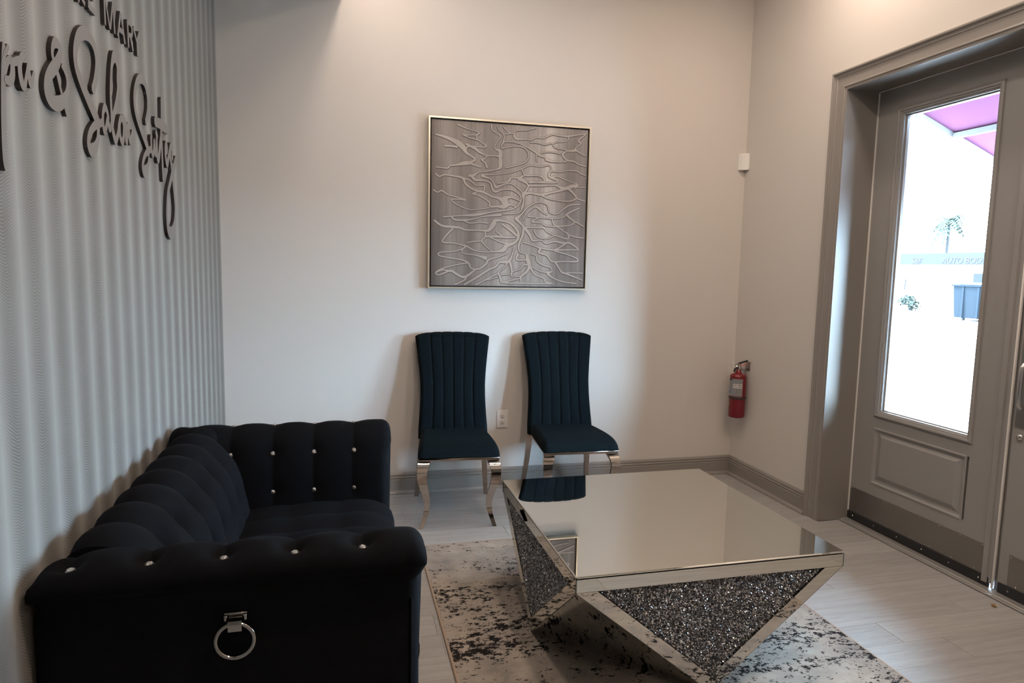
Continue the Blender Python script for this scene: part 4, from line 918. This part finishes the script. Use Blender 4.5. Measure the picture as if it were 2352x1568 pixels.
def crumb():
    def f(b):
        rnd = random.Random(2); b.lathe([(0.0, 0.0008), (0.010, 0.0010), (0.013, 0.004), (0.007, 0.007), (0.0, 0.0075)], (0, 0, 0), (0, 0, 1), 9, False)
        b.v = [(p[0]*(0.55+rnd.uniform(-.15, .15))*1.2, p[1]*(1.0+rnd.uniform(-.3, .2)), p[2]*(1+rnd.uniform(-.3, .3))) for p in b.v]
    o = part('dry_leaf', M['leaf_tan'], None, f); o.location = (3.325, -1.925, 0.0)
    tag(o, 'tiny crumpled brown leaf on the floor near the door threshold', 'leaf')
crumb()

# ------------------------------------------------------------------ outdoors
G = -0.15
def outdoors():
    struct(part('ground', M['asphalt'], None, lambda b: b.add([(3.62, -60, G), (120, -60, G), (120, 90, G), (3.62, 90, G)], [(0, 1, 2, 3)])))
    struct(part('doorstep', M['stucco'], None, lambda b: b.box(3.621, 5.2, -6, 2.2, G, -0.02)))
    # awning over the doors, its unseen reach lengthened to block daylight from the floor
    ya, yz = -0.920, -4.30; xa, za, xo, zo = 3.70, 2.285, 4.92, 1.811
    t = thing('awning', 'magenta canvas awning on a white frame outside above the doors', 'awning', (xa, (ya+yz)/2, za))
    S = lambda x, d=0.0: za+(zo-za)*(x-xa)/(xo-xa)+d
    part('canopy', M['awning'], t, lambda b: (b.loft([[(x, ya, S(x)), (x, yz, S(x)), (x, yz, S(x)+0.004), (x, ya, S(x)+0.004)] for x in (xa, 3.95, 4.2, xo)], True, True, True, False),
                                             b.box(xo, xo+0.004, yz, ya, zo-0.02, zo+0.004)))
    for y in (ya+0.004, (ya+yz)/2, yz):
        part('rafter', M['white_metal'], t, lambda b: b.loft([[(x, y-0.012, S(x)-0.032), (x, y+0.012, S(x)-0.032), (x, y+0.012, S(x)-0.002), (x, y-0.012, S(x)-0.002)] for x in (xa, xo)], True, True, True, False))
    for x in (3.955, xo-0.012):
        part('crossbar', M['white_metal'], t, lambda b: b.box(x-0.012, x+0.012, yz, ya, S(x)-0.036, S(x)-0.006))
    pl = part('bracket_plate', M['purple'], t, lambda b: (b.bbox(xo-0.03, xo-0.024, -1.155, -1.105, 1.700, 1.79, 0.001, 1), b.box(xo-0.024, xo-0.004, -1.148, -1.128, 1.72, S(xo)-0.03)))
    for z in (1.715, 1.775): part('bolt', M['white_metal'], pl, lambda b: b.lathe([(0.006, 0), (0.006, 0.003), (0, 0.005)], (xo-0.03, -1.120, z), (-1, 0, 0), 8))
    # white cornice above the doorway outside
    def corn(b):
        pr = [(3.621, 2.08), (3.68, 2.08), (3.68, 2.20), (3.71, 2.215), (3.73, 2.245), (3.76, 2.255), (3.76, 2.28), (3.621, 2.28)]
        b.prism(pr, 1, -0.915, -0.60)
    struct(part('trim_4', M['white_metal'], None, corn))
    # workshop across the lot
    X = 26.0
    t = thing('workshop_building', 'long low white body shop building with a grey lettered fascia across the lot', 'building', (X, 15.0, G))
    part('wall', M['stucco'], t, lambda b: b.box(X, X+9, 2.0, 22.15, G, 1.90))
    part('fascia', M['fascia'], t, lambda b: b.box(X-0.25, X+9, 2.0, 22.25, 1.905, 2.40))
    def words(txt, y, z, size):
        cu = bpy.data.curves.new('lettering', 'FONT'); cu.body = txt; cu.size = size; cu.extrude = 0.006; cu.shear = 0.2
        tmp = bpy.data.objects.new('lettering', cu); COL.objects.link(tmp)
        me = bpy.data.meshes.new_from_object(tmp.evaluated_get(bpy.context.evaluated_depsgraph_get())); bpy.data.objects.remove(tmp)
        o = bpy.data.objects.new('lettering', me); COL.objects.link(o); me.materials.clear(); me.materials.append(M['lettering']); o.parent = t
        o.matrix_local = Matrix(((0, 0, -1, X-0.262-X), (-1, 0, 0, y-15.0), (0, 1, 0, z-G), (0, 0, 0, 1)))
    words('AUTO BODY', 19.75, 1.95, 0.36); words('S&F', 21.35, 1.95, 0.36)
    wf = part('window_frame', M['white_metal'], t, lambda b: b.box(X-0.05, X+0.02, 15.0, 18.45, 0.98, 1.58))
    part('window_pane', M['dark_glass'], wf, lambda b: b.box(X-0.06, X-0.05, 15.1, 18.35, 1.02, 1.54))
    dr = part('side_door', M['stucco'], t, lambda b: b.box(X-0.06, X, 19.25, 20.15, G, 1.33))
    part('door_frame', M['white_metal'], dr, lambda b: (b.box(X-0.08, X, 20.15, 20.24, G, 1.40), b.box(X-0.08, X, 19.16, 19.25, G, 1.40), b.box(X-0.08, X, 19.25, 20.15, 1.33, 1.40)))
    part('downspout', M['fascia'], t, lambda b: b.tube([(X-0.05, 21.82, 0.75), (X-0.05, 21.80, 1.25)], 0.03, 8))
    # dumpster
    t = thing('dumpster', 'slate blue steel dumpster standing in the parking lot', 'dumpster', (22.6, 14.0, G))
    def shell(b):
        b.loft([[(x, y, z) for x, y in ((21.95-a, 15.45+a), (23.4+a, 15.45+a), (23.4+a, 13.2-a), (21.95-a, 13.2-a))] for z, a in ((G+0.1, 0.0), (1.10, 0.06))], True, True, True, False)
        for y in (15.1, 14.5, 13.9, 13.4): b.box(21.86, 21.97, y-0.04, y+0.04, G+0.12, 1.05)
    part('bin', M['dumpster'], t, shell)
    part('rim', M['dumpster'], t, lambda b: b.box(21.83, 23.5, 13.1, 15.55, 1.06, 1.12))
    for y in (14.35, 13.2): part('lid', M['white_metal'], t, lambda b: b.bbox(21.85, 23.45, y, y+1.1, 1.125, 1.19, 0.02, 2))
    for x in (22.1, 23.2):
        for y in (15.2, 13.5): part('caster', M['black_rubber'], t, lambda b: b.lathe([(0.06, -0.03), (0.06, 0.03)], (x, y, G+0.06), (0, 1, 0), 12))
    # bush against the wall
    rnd = random.Random(4)
    t = thing('bush', 'small leafy bush growing at the foot of the body shop wall', 'bush', (25.3, 20.75, G))
    def leaves(b, n, cx, cy, cz, rx, ry, rz, s):
        for _ in range(n):
            d = Vector((rnd.gauss(0, 1), rnd.gauss(0, 1), rnd.gauss(0, 1))).normalized()*rnd.uniform(0.55, 1.0)
            c = Vector((cx+d.x*rx, cy+d.y*ry, cz+d.z*rz)); q = Matrix.Rotation(rnd.uniform(0, 6.28), 3, d)
            a, e = q @ d.orthogonal().normalized()*s, d.cross(q @ d.orthogonal()).normalized()*s*0.5
            b.add([c-a, c+e+d*0.02, c+a, c-e+d*0.02], [(0, 1, 2, 3)])
    o = part('foliage', M['leaf'], t, lambda b: (leaves(b, 260, 25.3, 20.95, 0.28, 0.35, 0.38, 0.30, 0.08), leaves(b, 120, 25.3, 20.55, 0.10, 0.3, 0.25, 0.25, 0.07))); o['kind'] = 'stuff'
    part('stem', M['bark'], t, lambda b: (b.tube([(25.3, 20.75, G), (25.3, 20.85, 0.25)], [0.07, 0.04], 8), b.tube([(25.3, 20.72, G), (25.3, 20.6, 0.12)], [0.05, 0.03], 8)))
    # palm behind the workshop
    px, py, pz = 37.5, 30.6, 4.75
    t = thing('palm_tree', 'distant palm tree rising behind the body shop roof', 'tree', (px, py, G))
    part('trunk', M['bark'], t, lambda b: b.tube([(px, py, G), (px+0.03, py+0.03, 2.0), (px, py, pz)], [0.13, 0.10, 0.085], 10))
    for k in range(18):
        az = 2*PI*k/18+rnd.uniform(-.15, .15); el = rnd.uniform(-0.5, 1.1); L = rnd.uniform(1.25, 1.75)
        def frond(b):
            spine = []
            for i in range(9):
                s = i/8; d = L*s*math.cos(el)*(1-0.15*s); spine.append(Vector((px+math.cos(az)*d, py+math.sin(az)*d, pz+0.1+L*s*math.sin(el)-0.75*L*s*s)))
            sd = Vector((-math.sin(az), math.cos(az), 0))
            for i in range(1, 9):
                for sg in (-1, 1):
                    p = spine[i]; q = spine[i-1]; wd = 0.34*math.sin(PI*min(1, 0.15+0.85*(i/9)))
                    b.add([q, p, p+sd*sg*wd+Vector((0, 0, -0.16)), (p+q)/2+sd*sg*wd*0.8+Vector((0, 0, -0.14))], [(0, 1, 2, 3)])
        part('frond', M['leaf'], t, frond)
outdoors()
